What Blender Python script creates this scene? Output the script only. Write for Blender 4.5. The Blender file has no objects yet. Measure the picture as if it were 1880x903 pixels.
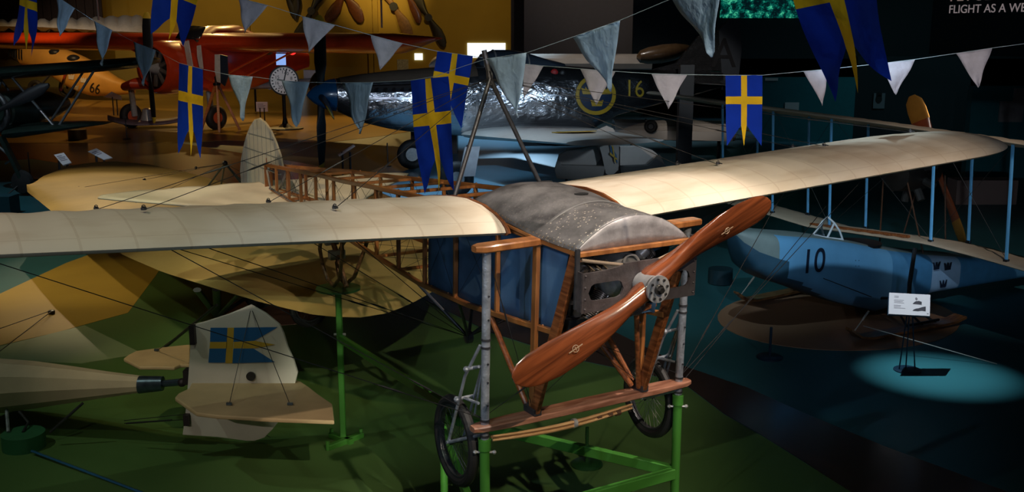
import bpy, bmesh, math, random
from mathutils import Vector, Matrix, noise as mnoise
random.seed(7)
C = bpy.context.scene.collection
PI = math.pi
# ---------------------------------------------------------------- camera
FL, PITCH, CH = 1907.0, 0.2043, 4.2
cd = bpy.data.cameras.new('camera'); cam = bpy.data.objects.new('camera', cd); C.objects.link(cam)
cam.location = (0, 0, CH); cam.rotation_euler = (PI/2-PITCH, 0, 0)
cd.sensor_width = 36; cd.lens = 36*FL/1880; cd.clip_end = 300
bpy.context.scene.camera = cam
CO = Vector((0, 0, CH)); CP, SP = math.cos(PITCH), math.sin(PITCH)
def ray(u, v):
    x = (u-940)/FL; y = (451.5-v)/FL
    return Vector((x, CP+y*SP, -SP+y*CP))
def at(u, v, Y):                 # point seen at (u,v) on the wall plane y=Y
    d = ray(u, v); return CO+d*(Y/d.y)
def fl(u, v, z=0.0):             # point seen at (u,v) at height z
    d = ray(u, v); return CO+d*((z-CH)/d.z)
class Frame:
    """a local frame: X axis heading (radians in plan), optional pitch"""
    def __init__(s, o, head, pitch=0.0):
        s.m = Matrix.Translation(Vector(o)) @ Matrix.Rotation(head, 4, 'Z') @ Matrix.Rotation(-pitch, 4, 'Y')
        s.i = s.m.inverted()
    def inv(s, u, v, ax, val):
        c = s.i @ CO; d = s.i.to_3x3() @ ray(u, v)
        return c + d*((val-c[ax])/d[ax])
    def loc(s, p): return s.i @ Vector(p)
# ---------------------------------------------------------------- materials
MC = {}
def mat(name, col, rough=.6, metal=0.0, var=.12, scale=6.0, bump=0.0, bscale=40.0, coat=0.0, emit=None, es=0.0, stretch=None, spec=None, trans=0.0, alpha=1.0, sss=None):
    if name in MC: return MC[name]
    m = bpy.data.materials.new(name); m.use_nodes = True
    nt = m.node_tree; N = nt.nodes; L = nt.links; b = N['Principled BSDF']
    b.inputs['Roughness'].default_value = rough; b.inputs['Metallic'].default_value = metal
    if coat: b.inputs['Coat Weight'].default_value = coat; b.inputs['Coat Roughness'].default_value = .12
    if spec is not None: b.inputs['Specular IOR Level'].default_value = spec
    if trans: b.inputs['Transmission Weight'].default_value = trans
    if alpha < 1: b.inputs['Alpha'].default_value = alpha
    c4 = (*col, 1)
    if var > 0:
        tc = N.new('ShaderNodeTexCoord'); nz = N.new('ShaderNodeTexNoise'); nz.inputs['Scale'].default_value = scale
        nz.inputs['Detail'].default_value = 5
        mp = N.new('ShaderNodeMapping')
        if stretch: mp.inputs['Scale'].default_value = stretch
        L.new(tc.outputs['Object'], mp.inputs['Vector']); L.new(mp.outputs['Vector'], nz.inputs['Vector'])
        cr = N.new('ShaderNodeValToRGB'); cr.color_ramp.elements[0].position = .3; cr.color_ramp.elements[1].position = .7
        cr.color_ramp.elements[0].color = (*[c*(1-var) for c in col], 1)
        cr.color_ramp.elements[1].color = (*[min(1, c*(1+var)) for c in col], 1)
        L.new(nz.outputs['Fac'], cr.inputs['Fac']); L.new(cr.outputs['Color'], b.inputs['Base Color'])
    else:
        b.inputs['Base Color'].default_value = c4
    if bump > 0:
        tc2 = N.new('ShaderNodeTexCoord'); n2 = N.new('ShaderNodeTexNoise'); n2.inputs['Scale'].default_value = bscale
        n2.inputs['Detail'].default_value = 3
        bp = N.new('ShaderNodeBump'); bp.inputs['Strength'].default_value = bump; bp.inputs['Distance'].default_value = .02
        L.new(tc2.outputs['Object'], n2.inputs['Vector']); L.new(n2.outputs['Fac'], bp.inputs['Height']); L.new(bp.outputs['Normal'], b.inputs['Normal'])
    if emit:
        b.inputs['Emission Color'].default_value = (*emit, 1); b.inputs['Emission Strength'].default_value = es
    MC[name] = m; return m
def wood(name, dark, light, scale=3.0, stretch=(1, 12, 12), rough=.35, coat=.3, rot=None):
    if name in MC: return MC[name]
    m = bpy.data.materials.new(name); m.use_nodes = True
    nt = m.node_tree; N = nt.nodes; L = nt.links; b = N['Principled BSDF']
    tc = N.new('ShaderNodeTexCoord'); mp = N.new('ShaderNodeMapping'); mp.inputs['Scale'].default_value = stretch
    mr = N.new('ShaderNodeMapping'); mr.inputs['Rotation'].default_value = rot or (0, 0, 0)
    nz = N.new('ShaderNodeTexNoise'); nz.inputs['Scale'].default_value = scale; nz.inputs['Detail'].default_value = 6; nz.inputs['Distortion'].default_value = .35
    cr = N.new('ShaderNodeValToRGB')
    cr.color_ramp.elements[0].position = .35; cr.color_ramp.elements[1].position = .66
    cr.color_ramp.elements[0].color = (*dark, 1); cr.color_ramp.elements[1].color = (*light, 1)
    L.new(tc.outputs['Object'], mr.inputs['Vector']); L.new(mr.outputs['Vector'], mp.inputs['Vector']); L.new(mp.outputs['Vector'], nz.inputs['Vector'])
    L.new(nz.outputs['Fac'], cr.inputs['Fac']); L.new(cr.outputs['Color'], b.inputs['Base Color'])
    b.inputs['Roughness'].default_value = rough; b.inputs['Coat Weight'].default_value = coat; b.inputs['Coat Roughness'].default_value = .15
    MC[name] = m; return m
# ---------------------------------------------------------------- mesh builder
class B:
    def __init__(s): s.v = []; s.f = []; s.mi = []
    def add(s, vs, fs, mi=0):
        n = len(s.v); s.v += [Vector(p) for p in vs]; s.f += [tuple(n+i for i in f) for f in fs]; s.mi += [mi]*len(fs); return s
    def loft(s, rings, cap=True, closed=True, mi=0):
        n = len(rings[0]); vs = [p for r in rings for p in r]; fs = []
        for i in range(len(rings)-1):
            for j in range(n if closed else n-1):
                k = (j+1) % n
                fs.append((i*n+j, i*n+k, (i+1)*n+k, (i+1)*n+j))
        if cap and closed:
            fs.append(tuple(range(n))[::-1]); fs.append(tuple((len(rings)-1)*n+j for j in range(n)))
        return s.add(vs, fs, mi)
    def tube(s, pts, r, n=8, mi=0, flat=1.0, up=None, cap=True):
        pts = [Vector(p) for p in pts]
        if len(pts) < 2: return s
        rr = r if isinstance(r, (list, tuple)) else [r]*len(pts)
        rings = []; ref = Vector(up) if up else None
        for i, p in enumerate(pts):
            d = (pts[min(i+1, len(pts)-1)]-pts[max(i-1, 0)])
            if d.length < 1e-9: d = Vector((0, 0, 1))
            d.normalize()
            if ref is None:
                ref = Vector((0, 0, 1)) if abs(d.z) < .9 else Vector((1, 0, 0))
            a = d.cross(ref)
            if a.length < 1e-4: a = d.cross(Vector((.3, 1, .2)))
            a.normalize(); b = a.cross(d).normalized()
            if not up: ref = b
            rings.append([p+a*(math.cos(t)*rr[i])+b*(math.sin(t)*rr[i]*flat) for t in [2*PI*k/n for k in range(n)]])
        return s.loft(rings, cap, True, mi)
    def bar(s, p, q, w, h, up=(0, 0, 1), mi=0, w2=None, h2=None):
        p, q = Vector(p), Vector(q); d = (q-p).normalized(); u = Vector(up)
        a = d.cross(u)
        if a.length < 1e-4: a = d.cross(Vector((1, 0, 0)))
        a.normalize(); b = a.cross(d).normalized()
        w2 = w2 or w; h2 = h2 or h
        def ring(c, w, h):
            e = min(w, h)*.12; W, H = w/2, h/2
            return [c+a*x+b*y for x, y in ((-W+e, -H), (W-e, -H), (W, -H+e), (W, H-e), (W-e, H), (-W+e, H), (-W, H-e), (-W, -H+e))]
        return s.loft([ring(p, w, h), ring(q, w2, h2)], True, True, mi)
    def box(s, c, sx, sy, sz, mi=0, rot=0.0):
        c = Vector(c); cr, sr = math.cos(rot), math.sin(rot)
        vs = [c+Vector((x*cr-y*sr, x*sr+y*cr, z)) for z in (-sz/2, sz/2) for x, y in ((-sx/2, -sy/2), (sx/2, -sy/2), (sx/2, sy/2), (-sx/2, sy/2))]
        return s.add(vs, [(3, 2, 1, 0), (4, 5, 6, 7), (0, 1, 5, 4), (1, 2, 6, 5), (2, 3, 7, 6), (3, 0, 4, 7)], mi)
    def disc(s, c, axis, r, h, n=24, mi=0, r2=None, oval=1.0, up=None):
        c = Vector(c); ax = Vector(axis).normalized(); u = Vector(up) if up else (Vector((0, 0, 1)) if abs(ax.z) < .9 else Vector((1, 0, 0)))
        a = ax.cross(u).normalized(); b = a.cross(ax).normalized(); r2 = r if r2 is None else r2
        rg = lambda cc, r: [cc+a*math.cos(t)*r+b*math.sin(t)*r*oval for t in [2*PI*k/n for k in range(n)]]
        return s.loft([rg(c-ax*h/2, r), rg(c+ax*h/2, r2)], True, True, mi)
    def torus(s, c, axis, R, r, n=36, m=10, mi=0, wide=1.0):
        c = Vector(c); ax = Vector(axis).normalized(); u = Vector((0, 0, 1)) if abs(ax.z) < .9 else Vector((1, 0, 0))
        a = ax.cross(u).normalized(); b = a.cross(ax).normalized()
        vs = []; fs = []
        for i in range(n):
            t = 2*PI*i/n; d = a*math.cos(t)+b*math.sin(t)
            for j in range(m):
                q = 2*PI*j/m; vs.append(c+d*(R+r*math.cos(q))+ax*(r*wide*math.sin(q)))
        for i in range(n):
            for j in range(m):
                fs.append((i*m+j, ((i+1) % n)*m+j, ((i+1) % n)*m+(j+1) % m, i*m+(j+1) % m))
        return s.add(vs, fs, mi)
    def lathe(s, c, axis, prof, n=24, mi=0, cap=True):      # prof: (dist along axis, radius)
        c = Vector(c); ax = Vector(axis).normalized(); u = Vector((0, 0, 1)) if abs(ax.z) < .9 else Vector((1, 0, 0))
        a = ax.cross(u).normalized(); b = a.cross(ax).normalized()
        return s.loft([[c+ax*h+(a*math.cos(t)+b*math.sin(t))*max(r, 1e-4) for t in [2*PI*k/n for k in range(n)]] for h, r in prof], cap, True, mi)
    def ball(s, c, r, n=16, mi=0, sc=(1, 1, 1)):
        c = Vector(c)
        rings = [[c+Vector((math.sin(p)*math.cos(t)*r*sc[0], math.sin(p)*math.sin(t)*r*sc[1], math.cos(p)*r*sc[2])) for t in [2*PI*k/n for k in range(n)]] for p in [max(.02, min(PI-.02, PI*i/(n//2))) for i in range(n//2+1)]]
        return s.loft(rings[::-1], True, True, mi)
    def slab(s, pts, off, mi=0):        # polygon extruded by the vector off
        n = len(pts); off = Vector(off); P = [Vector(p) for p in pts]
        vs = [p for p in P]+[p+off for p in P]
        fs = [tuple(range(n))[::-1], tuple(range(n, 2*n))]+[(i, (i+1) % n, n+(i+1) % n, n+i) for i in range(n)]
        return s.add(vs, fs, mi)
    def grid(s, rows, mi=None, closed=False):
        n = len(rows[0]); base = len(s.v); s.v += [Vector(p) for r in rows for p in r]
        for i in range(len(rows)-1):
            for j in range(n-1):
                s.f.append((base+i*n+j, base+i*n+j+1, base+(i+1)*n+j+1, base+(i+1)*n+j)); s.mi.append(mi(i, j) if callable(mi) else (mi or 0))
        return s
    def build(s, name, mats, parent=None, smooth=35, solid=0.0, bevel=0.0, subd=0):
        me = bpy.data.meshes.new(name); me.from_pydata([tuple(v) for v in s.v], [], s.f)
        mats = mats if isinstance(mats, (list, tuple)) else [mats]
        for m in mats: me.materials.append(m)
        for p, i in zip(me.polygons, s.mi): p.material_index = i
        bm = bmesh.new(); bm.from_mesh(me); bmesh.ops.remove_doubles(bm, verts=bm.verts, dist=1e-5)
        bmesh.ops.recalc_face_normals(bm, faces=bm.faces); bm.to_mesh(me); bm.free()
        if smooth:
            for p in me.polygons: p.use_smooth = True
            try: me.set_sharp_from_angle(angle=math.radians(smooth))
            except Exception: pass
        o = bpy.data.objects.new(name, me); C.objects.link(o)
        if parent: o.parent = parent
        if solid: q = o.modifiers.new('s', 'SOLIDIFY'); q.thickness = solid; q.offset = 0
        if bevel: q = o.modifiers.new('b', 'BEVEL'); q.width = bevel; q.segments = 2; q.limit_method = 'ANGLE'
        if subd: q = o.modifiers.new('u', 'SUBSURF'); q.levels = subd; q.render_levels = subd
        return o
def tag(o, label, cat, group=None, kind=None):
    if label: o['label'] = label
    if cat: o['category'] = cat
    if group: o['group'] = group
    if kind: o['kind'] = kind
    return o
def thing(name, label, cat, frame=None, loc=None, group=None):
    o = bpy.data.objects.new(name, None); C.objects.link(o); o.empty_display_size = .2
    if frame is not None: o.matrix_world = frame.m
    elif loc is not None: o.location = loc
    return tag(o, label, cat, group)
def struct(b, name, m, **k):
    o = b.build(name, m, None, **k); o['kind'] = 'structure'; return o
def text(body, size, m, name='lettering', parent=None, depth=.002, matrix=None, align='CENTER', sx=1.0):
    cu = bpy.data.curves.new('t', 'FONT'); cu.body = body; cu.size = size; cu.extrude = depth; cu.align_x = align; cu.align_y = 'CENTER'
    to = bpy.data.objects.new('t', cu); C.objects.link(to)
    bpy.context.view_layer.update()
    me = bpy.data.meshes.new_from_object(to.evaluated_get(bpy.context.evaluated_depsgraph_get()))
    bpy.data.objects.remove(to); me.materials.clear(); me.materials.append(m)
    for v in me.vertices: v.co.x *= sx
    o = bpy.data.objects.new(name, me); C.objects.link(o)
    if parent: o.parent = parent
    if matrix is not None: o.matrix_local = matrix
    return o
def basis(o, x, y):                    # matrix with local x, y axes given
    x = Vector(x).normalized(); y = Vector(y); z = x.cross(y).normalized(); y = z.cross(x)
    m = Matrix((x, y, z)).transposed().to_4x4(); m.translation = Vector(o); return m
def sell(c, yv, zv, hw, hh, n=20, e=2.0, t0=0.0):     # superellipse ring
    c = Vector(c); yv = Vector(yv); zv = Vector(zv); out = []
    for k in range(n):
        t = 2*PI*k/n+t0; ct, st = math.cos(t), math.sin(t)
        out.append(c+yv*(hw*math.copysign(abs(ct)**(2/e), ct))+zv*(hh*math.copysign(abs(st)**(2/e), st)))
    return out
from mathutils.bvhtree import BVHTree
def tree(o): return BVHTree.FromPolygons([v.co for v in o.data.vertices], [p.vertices[:] for p in o.data.polygons])
def skin(tr, F, u, v, off=.01):          # the visible point of a body's skin, in its frame
    c = F.i @ CO; d = (F.i.to_3x3() @ ray(u, v)).normalized()
    h = tr.ray_cast(c, d)
    return (h[0]-d*off) if h[0] is not None else None
def skinpatch(tr, F, poly_uv, m, name, parent, off=.01):
    cu_ = sum(p[0] for p in poly_uv)/len(poly_uv); cv_ = sum(p[1] for p in poly_uv)/len(poly_uv); rows = []; last = None
    for s in (0.001, .35, .7, 1):
        row = []
        for u, v in poly_uv+[poly_uv[0]]:
            p = skin(tr, F, cu_+(u-cu_)*s, cv_+(v-cv_)*s, off) or last
            last = p; row.append(p)
        rows.append(row)
    return B().grid(rows).build(name, m, parent, smooth=60)
def skintext(tr, F, o, uvx, uvy, off=.01):
    # wrap flat lettering onto a body: its local x,y (metres) become pixels u,v
    for v in o.data.vertices:
        p = skin(tr, F, uvx[0]+v.co.x*uvx[1]+v.co.y*uvx[2], uvy[0]+v.co.x*uvy[1]+v.co.y*uvy[2], off+v.co.z)
        if p is not None: v.co = p
def lerp(a, b, t): return a+(b-a)*t
def interp(tab, x):
    for (x0, y0), (x1, y1) in zip(tab, tab[1:]):
        if x <= x1 or (x1, y1) == tab[-1]:
            t = (x-x0)/(x1-x0) if x1 != x0 else 0
            return y0+(y1-y0)*max(0, min(1, t))
# airfoil ring: list of (chord fraction, upper, lower)
FOIL = [(0, 0, 0), (.012, .028, -.018), (.04, .060, -.026), (.09, .094, -.016), (.17, .124, .0), (.28, .133, .03), (.4, .113, .04), (.55, .069, .015), (.7, .012, -.022), (.85, -.054, -.075), (1, -.13, -.135)]
CROWN = [(-.5, -.4), (.5, -.4), (.62, .42), (.3, .02), (.2, .5), (0, .05), (-.2, .5), (-.3, .02), (-.62, .42)]
def crown(parent, m, matrix, s, name='crown_emblem', th=.004):
    b = B()
    # drawn as a band with three spikes so every face is convex
    b.slab([(-.5*s, -.42*s, 0), (.5*s, -.42*s, 0), (.52*s, -.1*s, 0), (-.52*s, -.1*s, 0)], (0, 0, th))
    for x0, x1, xt in ((-.52, -.18, -.6), (-.2, .2, 0), (.18, .52, .6)):
        b.slab([(x0*s, -.12*s, 0), (x1*s, -.12*s, 0), ((xt+.08)*s, .5*s, 0), ((xt-.08)*s, .5*s, 0)], (0, 0, th))
    o = b.build(name, m, parent, smooth=0); o.matrix_local = matrix; return o
def wheel(name, parent, c, axis, R, tyre, rimm, spokem, hubm, tr=.035, spokes=28):
    c = Vector(c); ax = Vector(axis).normalized()
    t = B().torus(c, ax, R-tr, tr, 40, 10).build(name, tyre, parent)
    B().torus(c, ax, R-tr*2.05, tr*.35, 40, 6, wide=2.0).build('rim', rimm, t)
    u = Vector((0, 0, 1)) if abs(ax.z) < .9 else Vector((1, 0, 0)); a = ax.cross(u).normalized(); b_ = a.cross(ax).normalized()
    s = B()
    for k in range(spokes):
        an = 2*PI*k/spokes; an2 = an+(.45 if k % 2 else -.45); sd = .03*(1 if (k//2) % 2 else -1)
        s.tube([c+ax*sd+(a*math.cos(an2)+b_*math.sin(an2))*.022, c+(a*math.cos(an)+b_*math.sin(an))*(R-tr*2.1)], .0016, 4)
    s.build('spokes', spokem, t)
    B().lathe(c-ax*.05, ax, [(0, .012), (.01, .026), (.03, .014), (.07, .014), (.09, .026), (.1, .012)], 12).build('hub', hubm, t)
    return t
# ---------------------------------------------------------------- common materials
cream = mat('cream_fabric', (.72, .60, .44), .75, var=.10, scale=2.2, bump=.15, bscale=250)
steel = mat('worn_steel_tube', (.34, .37, .42), .32, .45, var=.35, scale=14, bump=.25, bscale=60)
dsteel = mat('dark_steel', (.055, .055, .06), .38, .4, var=.3, scale=20)
wirem = mat('steel_wire', (.03, .03, .032), .45, .5, var=0)
rubber = mat('black_rubber', (.014, .013, .013), .65, var=.2, scale=8)
fwood = wood('ash_frame_wood', (.24, .085, .025), (.44, .17, .05), 2, (2, 8, 2))
dwood = wood('dark_stained_wood', (.12, .035, .012), (.33, .11, .035), 4, rough=.35)
pwood = wood('varnished_propeller_wood', (.10, .026, .010), (.27, .070, .022), 2.0, (14, .9, 16), rough=.24, coat=1.0, rot=(-.4209, 0, 0))
brassm = mat('dull_brass', (.45, .32, .16), .4, .8)
alum = mat('dull_aluminium', (.42, .41, .40), .35, .4, var=.15, scale=20)
greenp = mat('green_stand_paint', (.05, .19, .028), .35, var=.06, spec=.5)
# ---------------------------------------------------------------- the wooden monoplane in front
yaw = .5463
BF = Frame((.4973, 6.5043, 1.7891), yaw-PI/2, -.0332)
bl = thing('monoplane', 'old wooden-framed monoplane with cream wings and big reddish propeller, raised on green stands', 'airplane', BF)
# --- wing fabric material with stains near the ribs
def wingmat():
    m = bpy.data.materials.new('wing_fabric'); m.use_nodes = True
    nt = m.node_tree; N = nt.nodes; L = nt.links; b = N['Principled BSDF']
    tc = N.new('ShaderNodeTexCoord'); mp = N.new('ShaderNodeMapping'); mp.inputs['Scale'].default_value = (3, .9, 1)
    nz = N.new('ShaderNodeTexNoise'); nz.inputs['Scale'].default_value = 1.7; nz.inputs['Detail'].default_value = 7
    cr = N.new('ShaderNodeValToRGB'); cr.color_ramp.elements[0].position = .32; cr.color_ramp.elements[1].position = .55
    cr.color_ramp.elements[0].color = (.62, .50, .36, 1); cr.color_ramp.elements[1].color = (.74, .64, .50, 1)
    L.new(tc.outputs['Object'], mp.inputs['Vector']); L.new(mp.outputs['Vector'], nz.inputs['Vector']); L.new(nz.outputs['Fac'], cr.inputs['Fac'])
    # darker tape lines over the ribs (every .275 m) and the spar
    sp = N.new('ShaderNodeSeparateXYZ'); L.new(tc.outputs['Object'], sp.inputs['Vector'])
    def M(op, a, b_=None, c=None):
        n = N.new('ShaderNodeMath'); n.operation = op
        for i, x in enumerate((a, b_, c)):
            if x is None: continue
            if isinstance(x, (int, float)): n.inputs[i].default_value = x
            else: L.new(x, n.inputs[i])
        return n.outputs[0]
    y = M('ABSOLUTE', sp.outputs['Y']); y = M('SUBTRACT', y, .52); f = M('PINGPONG', y, .1375)
    line = M('LESS_THAN', f, .007)
    line2 = M('LESS_THAN', M('ABSOLUTE', M('ADD', sp.outputs['X'], .335)), .0035)
    l = M('MAXIMUM', M('MULTIPLY', line, .22), M('MULTIPLY', line2, .2))
    mx = N.new('ShaderNodeMixRGB'); mx.inputs[2].default_value = (.38, .24, .13, 1)
    L.new(l, mx.inputs[0]); L.new(cr.outputs['Color'], mx.inputs[1]); L.new(mx.outputs[0], b.inputs['Base Color'])
    b.inputs['Roughness'].default_value = .6
    n2 = N.new('ShaderNodeTexNoise'); n2.inputs['Scale'].default_value = 420
    bp = N.new('ShaderNodeBump'); bp.inputs['Strength'].default_value = .12; bp.inputs['Distance'].default_value = .01
    L.new(tc.outputs['Object'], n2.inputs['Vector']); L.new(n2.outputs['Fac'], bp.inputs['Height']); L.new(bp.outputs['Normal'], b.inputs['Normal'])
    return m
wm = wingmat()
def wing(sg, dih, tip):
    W0 = .49; CHD = 1.85; b = B(); rows = []
    ys = []; y = W0; step = .275/6
    n = int((tip-W0)/step)
    ys = [W0+i*step for i in range(n)]+[tip-.04, tip-.012, tip]
    for y in ys:
        e = max(0, (y-(tip-1.0))/1.0)                     # tip rounding
        le = -.262-.62*(1-math.sqrt(max(0, 1-min(1, e**2.6))))*1.0
        te = -.262-CHD+.9*(1-math.sqrt(max(0, 1-min(1, e**2.2))))
        if le-te < .02: le, te = le+.01, te-.01
        c = le-te; th = max(.12, 1-e**3*.85)*min(1, c/CHD*1.1+.1)
        rib = abs(((y-.52) % .275)/.275-.5)*2            # 1 at ribs, 0 mid bay
        sag = -.011*(1-rib**2)*min(1, (y-W0)/.2)
        z0 = 1.153+dih*(y-W0)
        tw = (.075 if sg < 0 else .0)*(y-W0)/3*min(1, (tip-y)/.6)
        up = [Vector((le-f*c, sg*y, z0+u*th-tw*f**.6+(sag if .05 < f < .95 else 0))) for f, u, l in FOIL]
        lo = [Vector((le-f*c, sg*y, z0+l*th-tw*f**.6)) for f, u, l in FOIL[1:]]
        rows.append(up+lo[::-1])
    b.loft(rows, True, True)
    w = b.build('wing', wm, bl, smooth=50); w['label'] = 'cream fabric wing on the %s of the picture' % ('right' if sg > 0 else 'left')
    # wooden root rib
    rr = [Vector((x, y, z)) for x, y, z in rows[0]]
    c0 = sum(rr, Vector())/len(rr)
    rib = B().loft([[c0+(p-c0)*1.035+Vector((0, -sg*.022, 0)) for p in rr], [c0+(p-c0)*1.035+Vector((0, -sg*.004, 0)) for p in rr]]).build('root_rib', dwood, w)
    return w
wl = wing(-1, .064, 4.9); wr = wing(1, .05, 5.15)
def wtop(sg, X, Y):                   # height of the wing's top skin
    f = (-.262-X)/1.85; d = .064 if sg < 0 else .05
    return 1.153+d*(Y-.49)+interp([(a, u) for a, u, l in FOIL], f)-(.075 if sg < 0 else 0)*(Y-.49)/3*f**.6
# --- fuselage
UP = [(-6.42, .68, .03), (-5.4, .78, .10), (-4.45, .88, .19), (-3.5, .96, .26), (-2.8, 1.03, .31), (-1.7, 1.13, .38), (-.9, 1.15, .405), (0, 1.155, .41), (.4, 1.155, .41)]
LO = [(-6.42, .40, .03), (-5.4, .445, .10), (-4.45, .455, .19), (-3.5, .45, .26), (-2.8, .45, .31), (-1.7, .455, .38), (-.9, .50, .405), (-.2, .57, .41), (.24, .62, .41)]
def upz(X): return interp([(a, b) for a, b, c in UP], X)
def loz(X): return interp([(a, b) for a, b, c in LO], X)
def hwd(X): return interp([(a, c) for a, b, c in UP], X)
for sg in (-1, 1):
    for tab, nm in ((UP, 'upper_longeron'), (LO, 'lower_longeron')):
        b = B(); P = [Vector((x, sg*y, z)) for x, z, y in tab]
        for p, q in zip(P, P[1:]): b.bar(p-(q-p).normalized()*.004, q+(q-p).normalized()*.004, .034, .036)
        # clamps and bolts along the beam
        for p, q in zip(P, P[1:]):
            for t in (.25, .6): b.disc(p.lerp(q, t)+Vector((0, 0, .02)), (0, 0, 1), .006, .014, 8)
        b.build(nm, fwood, bl, smooth=0)
ST = [-6.42, -5.95, -5.45, -4.95, -4.38, -3.8, -3.2, -2.65, -2.15, -1.62, -1.1, -.5]
for i, X in enumerate(ST):
    h = hwd(X)
    for sg in (-1, 1):
        B().bar((X, sg*h, loz(X)), (X, sg*h, upz(X)), .03, .026, (1, 0, 0)).build('fuselage_strut', fwood, bl, smooth=0)
    if h > .06 and X < -.95:
        B().bar((X, -h, upz(X)-.004), (X, h, upz(X)-.004), .03, .024).build('cross_member', fwood, bl, smooth=0)
        B().bar((X, -h, loz(X)+.004), (X, h, loz(X)+.004), .03, .024).build('cross_member', fwood, bl, smooth=0)
def wire(p, q, r=.0028, name='bracing_wire', parent=bl, buckle=None, m=None):
    b = B(); b.tube([p, q], r, 5)
    if buckle:
        p, q = Vector(p), Vector(q); d = (q-p)
        a = p+d*buckle; l = d.normalized()*.09
        b.tube([a-l, a-l*.5, a, a+l*.5, a+l], [r, r*2.6, r*2.2, r*2.6, r], 6)
    return b.build(name, m or wirem, parent)
for X0, X1 in zip(ST, ST[1:]):
    if X0 < -6: continue
    for sg in (-1, 1):
        y0, y1 = sg*hwd(X0), sg*hwd(X1)
        b = B(); b.tube([(X0, y0, loz(X0)), (X1, y1, upz(X1))], .0018, 4); b.tube([(X0, y0, upz(X0)), (X1, y1, loz(X1))], .0018, 4)
        if X1 < -1: b.tube([(X0, -y0, loz(X0)), (X1, y1, loz(X1))], .0018, 4)
        b.build('cross_wire', wirem, bl)
# blue cloth side panels and belly
bluec = mat('faded_blue_cloth', (.055, .13, .24), .75, var=.35, scale=3.5, bump=.2, bscale=9)
for sg in (-1, 1):
    rows = []
    for i in range(25):
        t = i/24; X = lerp(-1.6, .30, t); Xb = lerp(-1.6, .17, t)
        r = []
        for j in range(9):
            s = j/8; x = lerp(X, Xb, s); y = hwd(x)-.022+.006*math.sin(x*9+s*3)*math.sin(PI*s)
            r.append((x, sg*y, lerp(upz(x)-.004, loz(x)+.004, s)))
        rows.append(r)
    B().grid(rows).build('side_cloth', bluec, bl, solid=.004)
B().grid([[(X, y*hwd(X)*.93, loz(X)+.012) for y in (-1, -.5, 0, .5, 1)] for X in [lerp(-1.6, .15, i/12) for i in range(13)]]).build('belly_cloth', bluec, bl, solid=.004)
# cowl: worn grey sheet
def cowlmat():
    m = bpy.data.materials.new('worn_grey_cowl'); m.use_nodes = True
    nt = m.node_tree; N = nt.nodes; L = nt.links; b = N['Principled BSDF']
    tc = N.new('ShaderNodeTexCoord'); nz = N.new('ShaderNodeTexNoise'); nz.inputs['Scale'].default_value = 4; nz.inputs['Detail'].default_value = 9; nz.inputs['Roughness'].default_value = .65
    cr = N.new('ShaderNodeValToRGB'); E = cr.color_ramp.elements
    E[0].position = .35; E[0].color = (.055, .052, .052, 1); E[1].position = .62; E[1].color = (.19, .18, .175, 1)
    n2 = N.new('ShaderNodeTexVoronoi'); n2.inputs['Scale'].default_value = 42
    n3 = N.new('ShaderNodeTexNoise'); n3.inputs['Scale'].default_value = 6; n3.inputs['Detail'].default_value = 2
    c2 = N.new('ShaderNodeValToRGB'); c2.color_ramp.elements[0].position = .16; c2.color_ramp.elements[0].color = (1, 1, 1, 1); c2.color_ramp.elements[1].position = .26; c2.color_ramp.elements[1].color = (0, 0, 0, 1)
    sx = N.new('ShaderNodeSeparateXYZ'); L.new(tc.outputs['Object'], sx.inputs['Vector'])
    fr = N.new('ShaderNodeMapRange'); fr.inputs[1].default_value = -.06; fr.inputs[2].default_value = .02; fr.inputs[3].default_value = .12; L.new(sx.outputs['X'], fr.inputs[0])
    g = N.new('ShaderNodeMath'); g.operation = 'GREATER_THAN'; g.inputs[1].default_value = .44; L.new(n3.outputs['Fac'], g.inputs[0])
    mu = N.new('ShaderNodeMath'); mu.operation = 'MULTIPLY'; L.new(c2.outputs['Color'], mu.inputs[0]); L.new(g.outputs[0], mu.inputs[1])
    mu2 = N.new('ShaderNodeMath'); mu2.operation = 'MULTIPLY'; L.new(mu.outputs[0], mu2.inputs[0]); L.new(fr.outputs[0], mu2.inputs[1])
    mx = N.new('ShaderNodeMixRGB'); mx.inputs[2].default_value = (.55, .48, .38, 1)
    for t in (tc.outputs['Object'],): [L.new(t, q.inputs['Vector']) for q in (nz, n2, n3)]
    L.new(n2.outputs['Distance'], c2.inputs['Fac']); L.new(nz.outputs['Fac'], cr.inputs['Fac']); L.new(mu2.outputs[0], mx.inputs[0]); L.new(cr.outputs['Color'], mx.inputs[1]); L.new(mx.outputs[0], b.inputs['Base Color'])
    b.inputs['Roughness'].default_value = .42; b.inputs['Metallic'].default_value = .15
    bp = N.new('ShaderNodeBump'); bp.inputs['Strength'].default_value = .25; bp.inputs['Distance'].default_value = .01
    L.new(nz.outputs['Fac'], bp.inputs['Height']); L.new(bp.outputs['Normal'], b.inputs['Normal'])
    return m
cm = cowlmat()
CW = [(-1.02, 1.22, 1.28, .30), (-.86, 1.235, 1.345, .385), (-.6, 1.225, 1.385, .425), (-.3, 1.195, 1.385, .432), (0, 1.17, 1.345, .432), (.2, 1.168, 1.35, .43), (.41, 1.168, 1.345, .425)]
def arc(x, zb, zt, hw, n=20):
    return [Vector((x, -hw+2*hw*k/n, zb+(zt-zb)*(1-abs(-1+2*k/n)**2.1))) for k in range(n+1)]
def cint(X, i): return interp([(c[0], c[i]) for c in CW], X)
b = B(); b.grid([arc(X, cint(X, 1), cint(X, 2), cint(X, 3)) for X in [lerp(-1.02, .41, i/28) for i in range(29)]])
cowl = b.build('engine_cowl', cm, bl, solid=.006, smooth=60); cowl['label'] = 'worn dark grey sheet metal cowl'
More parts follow.
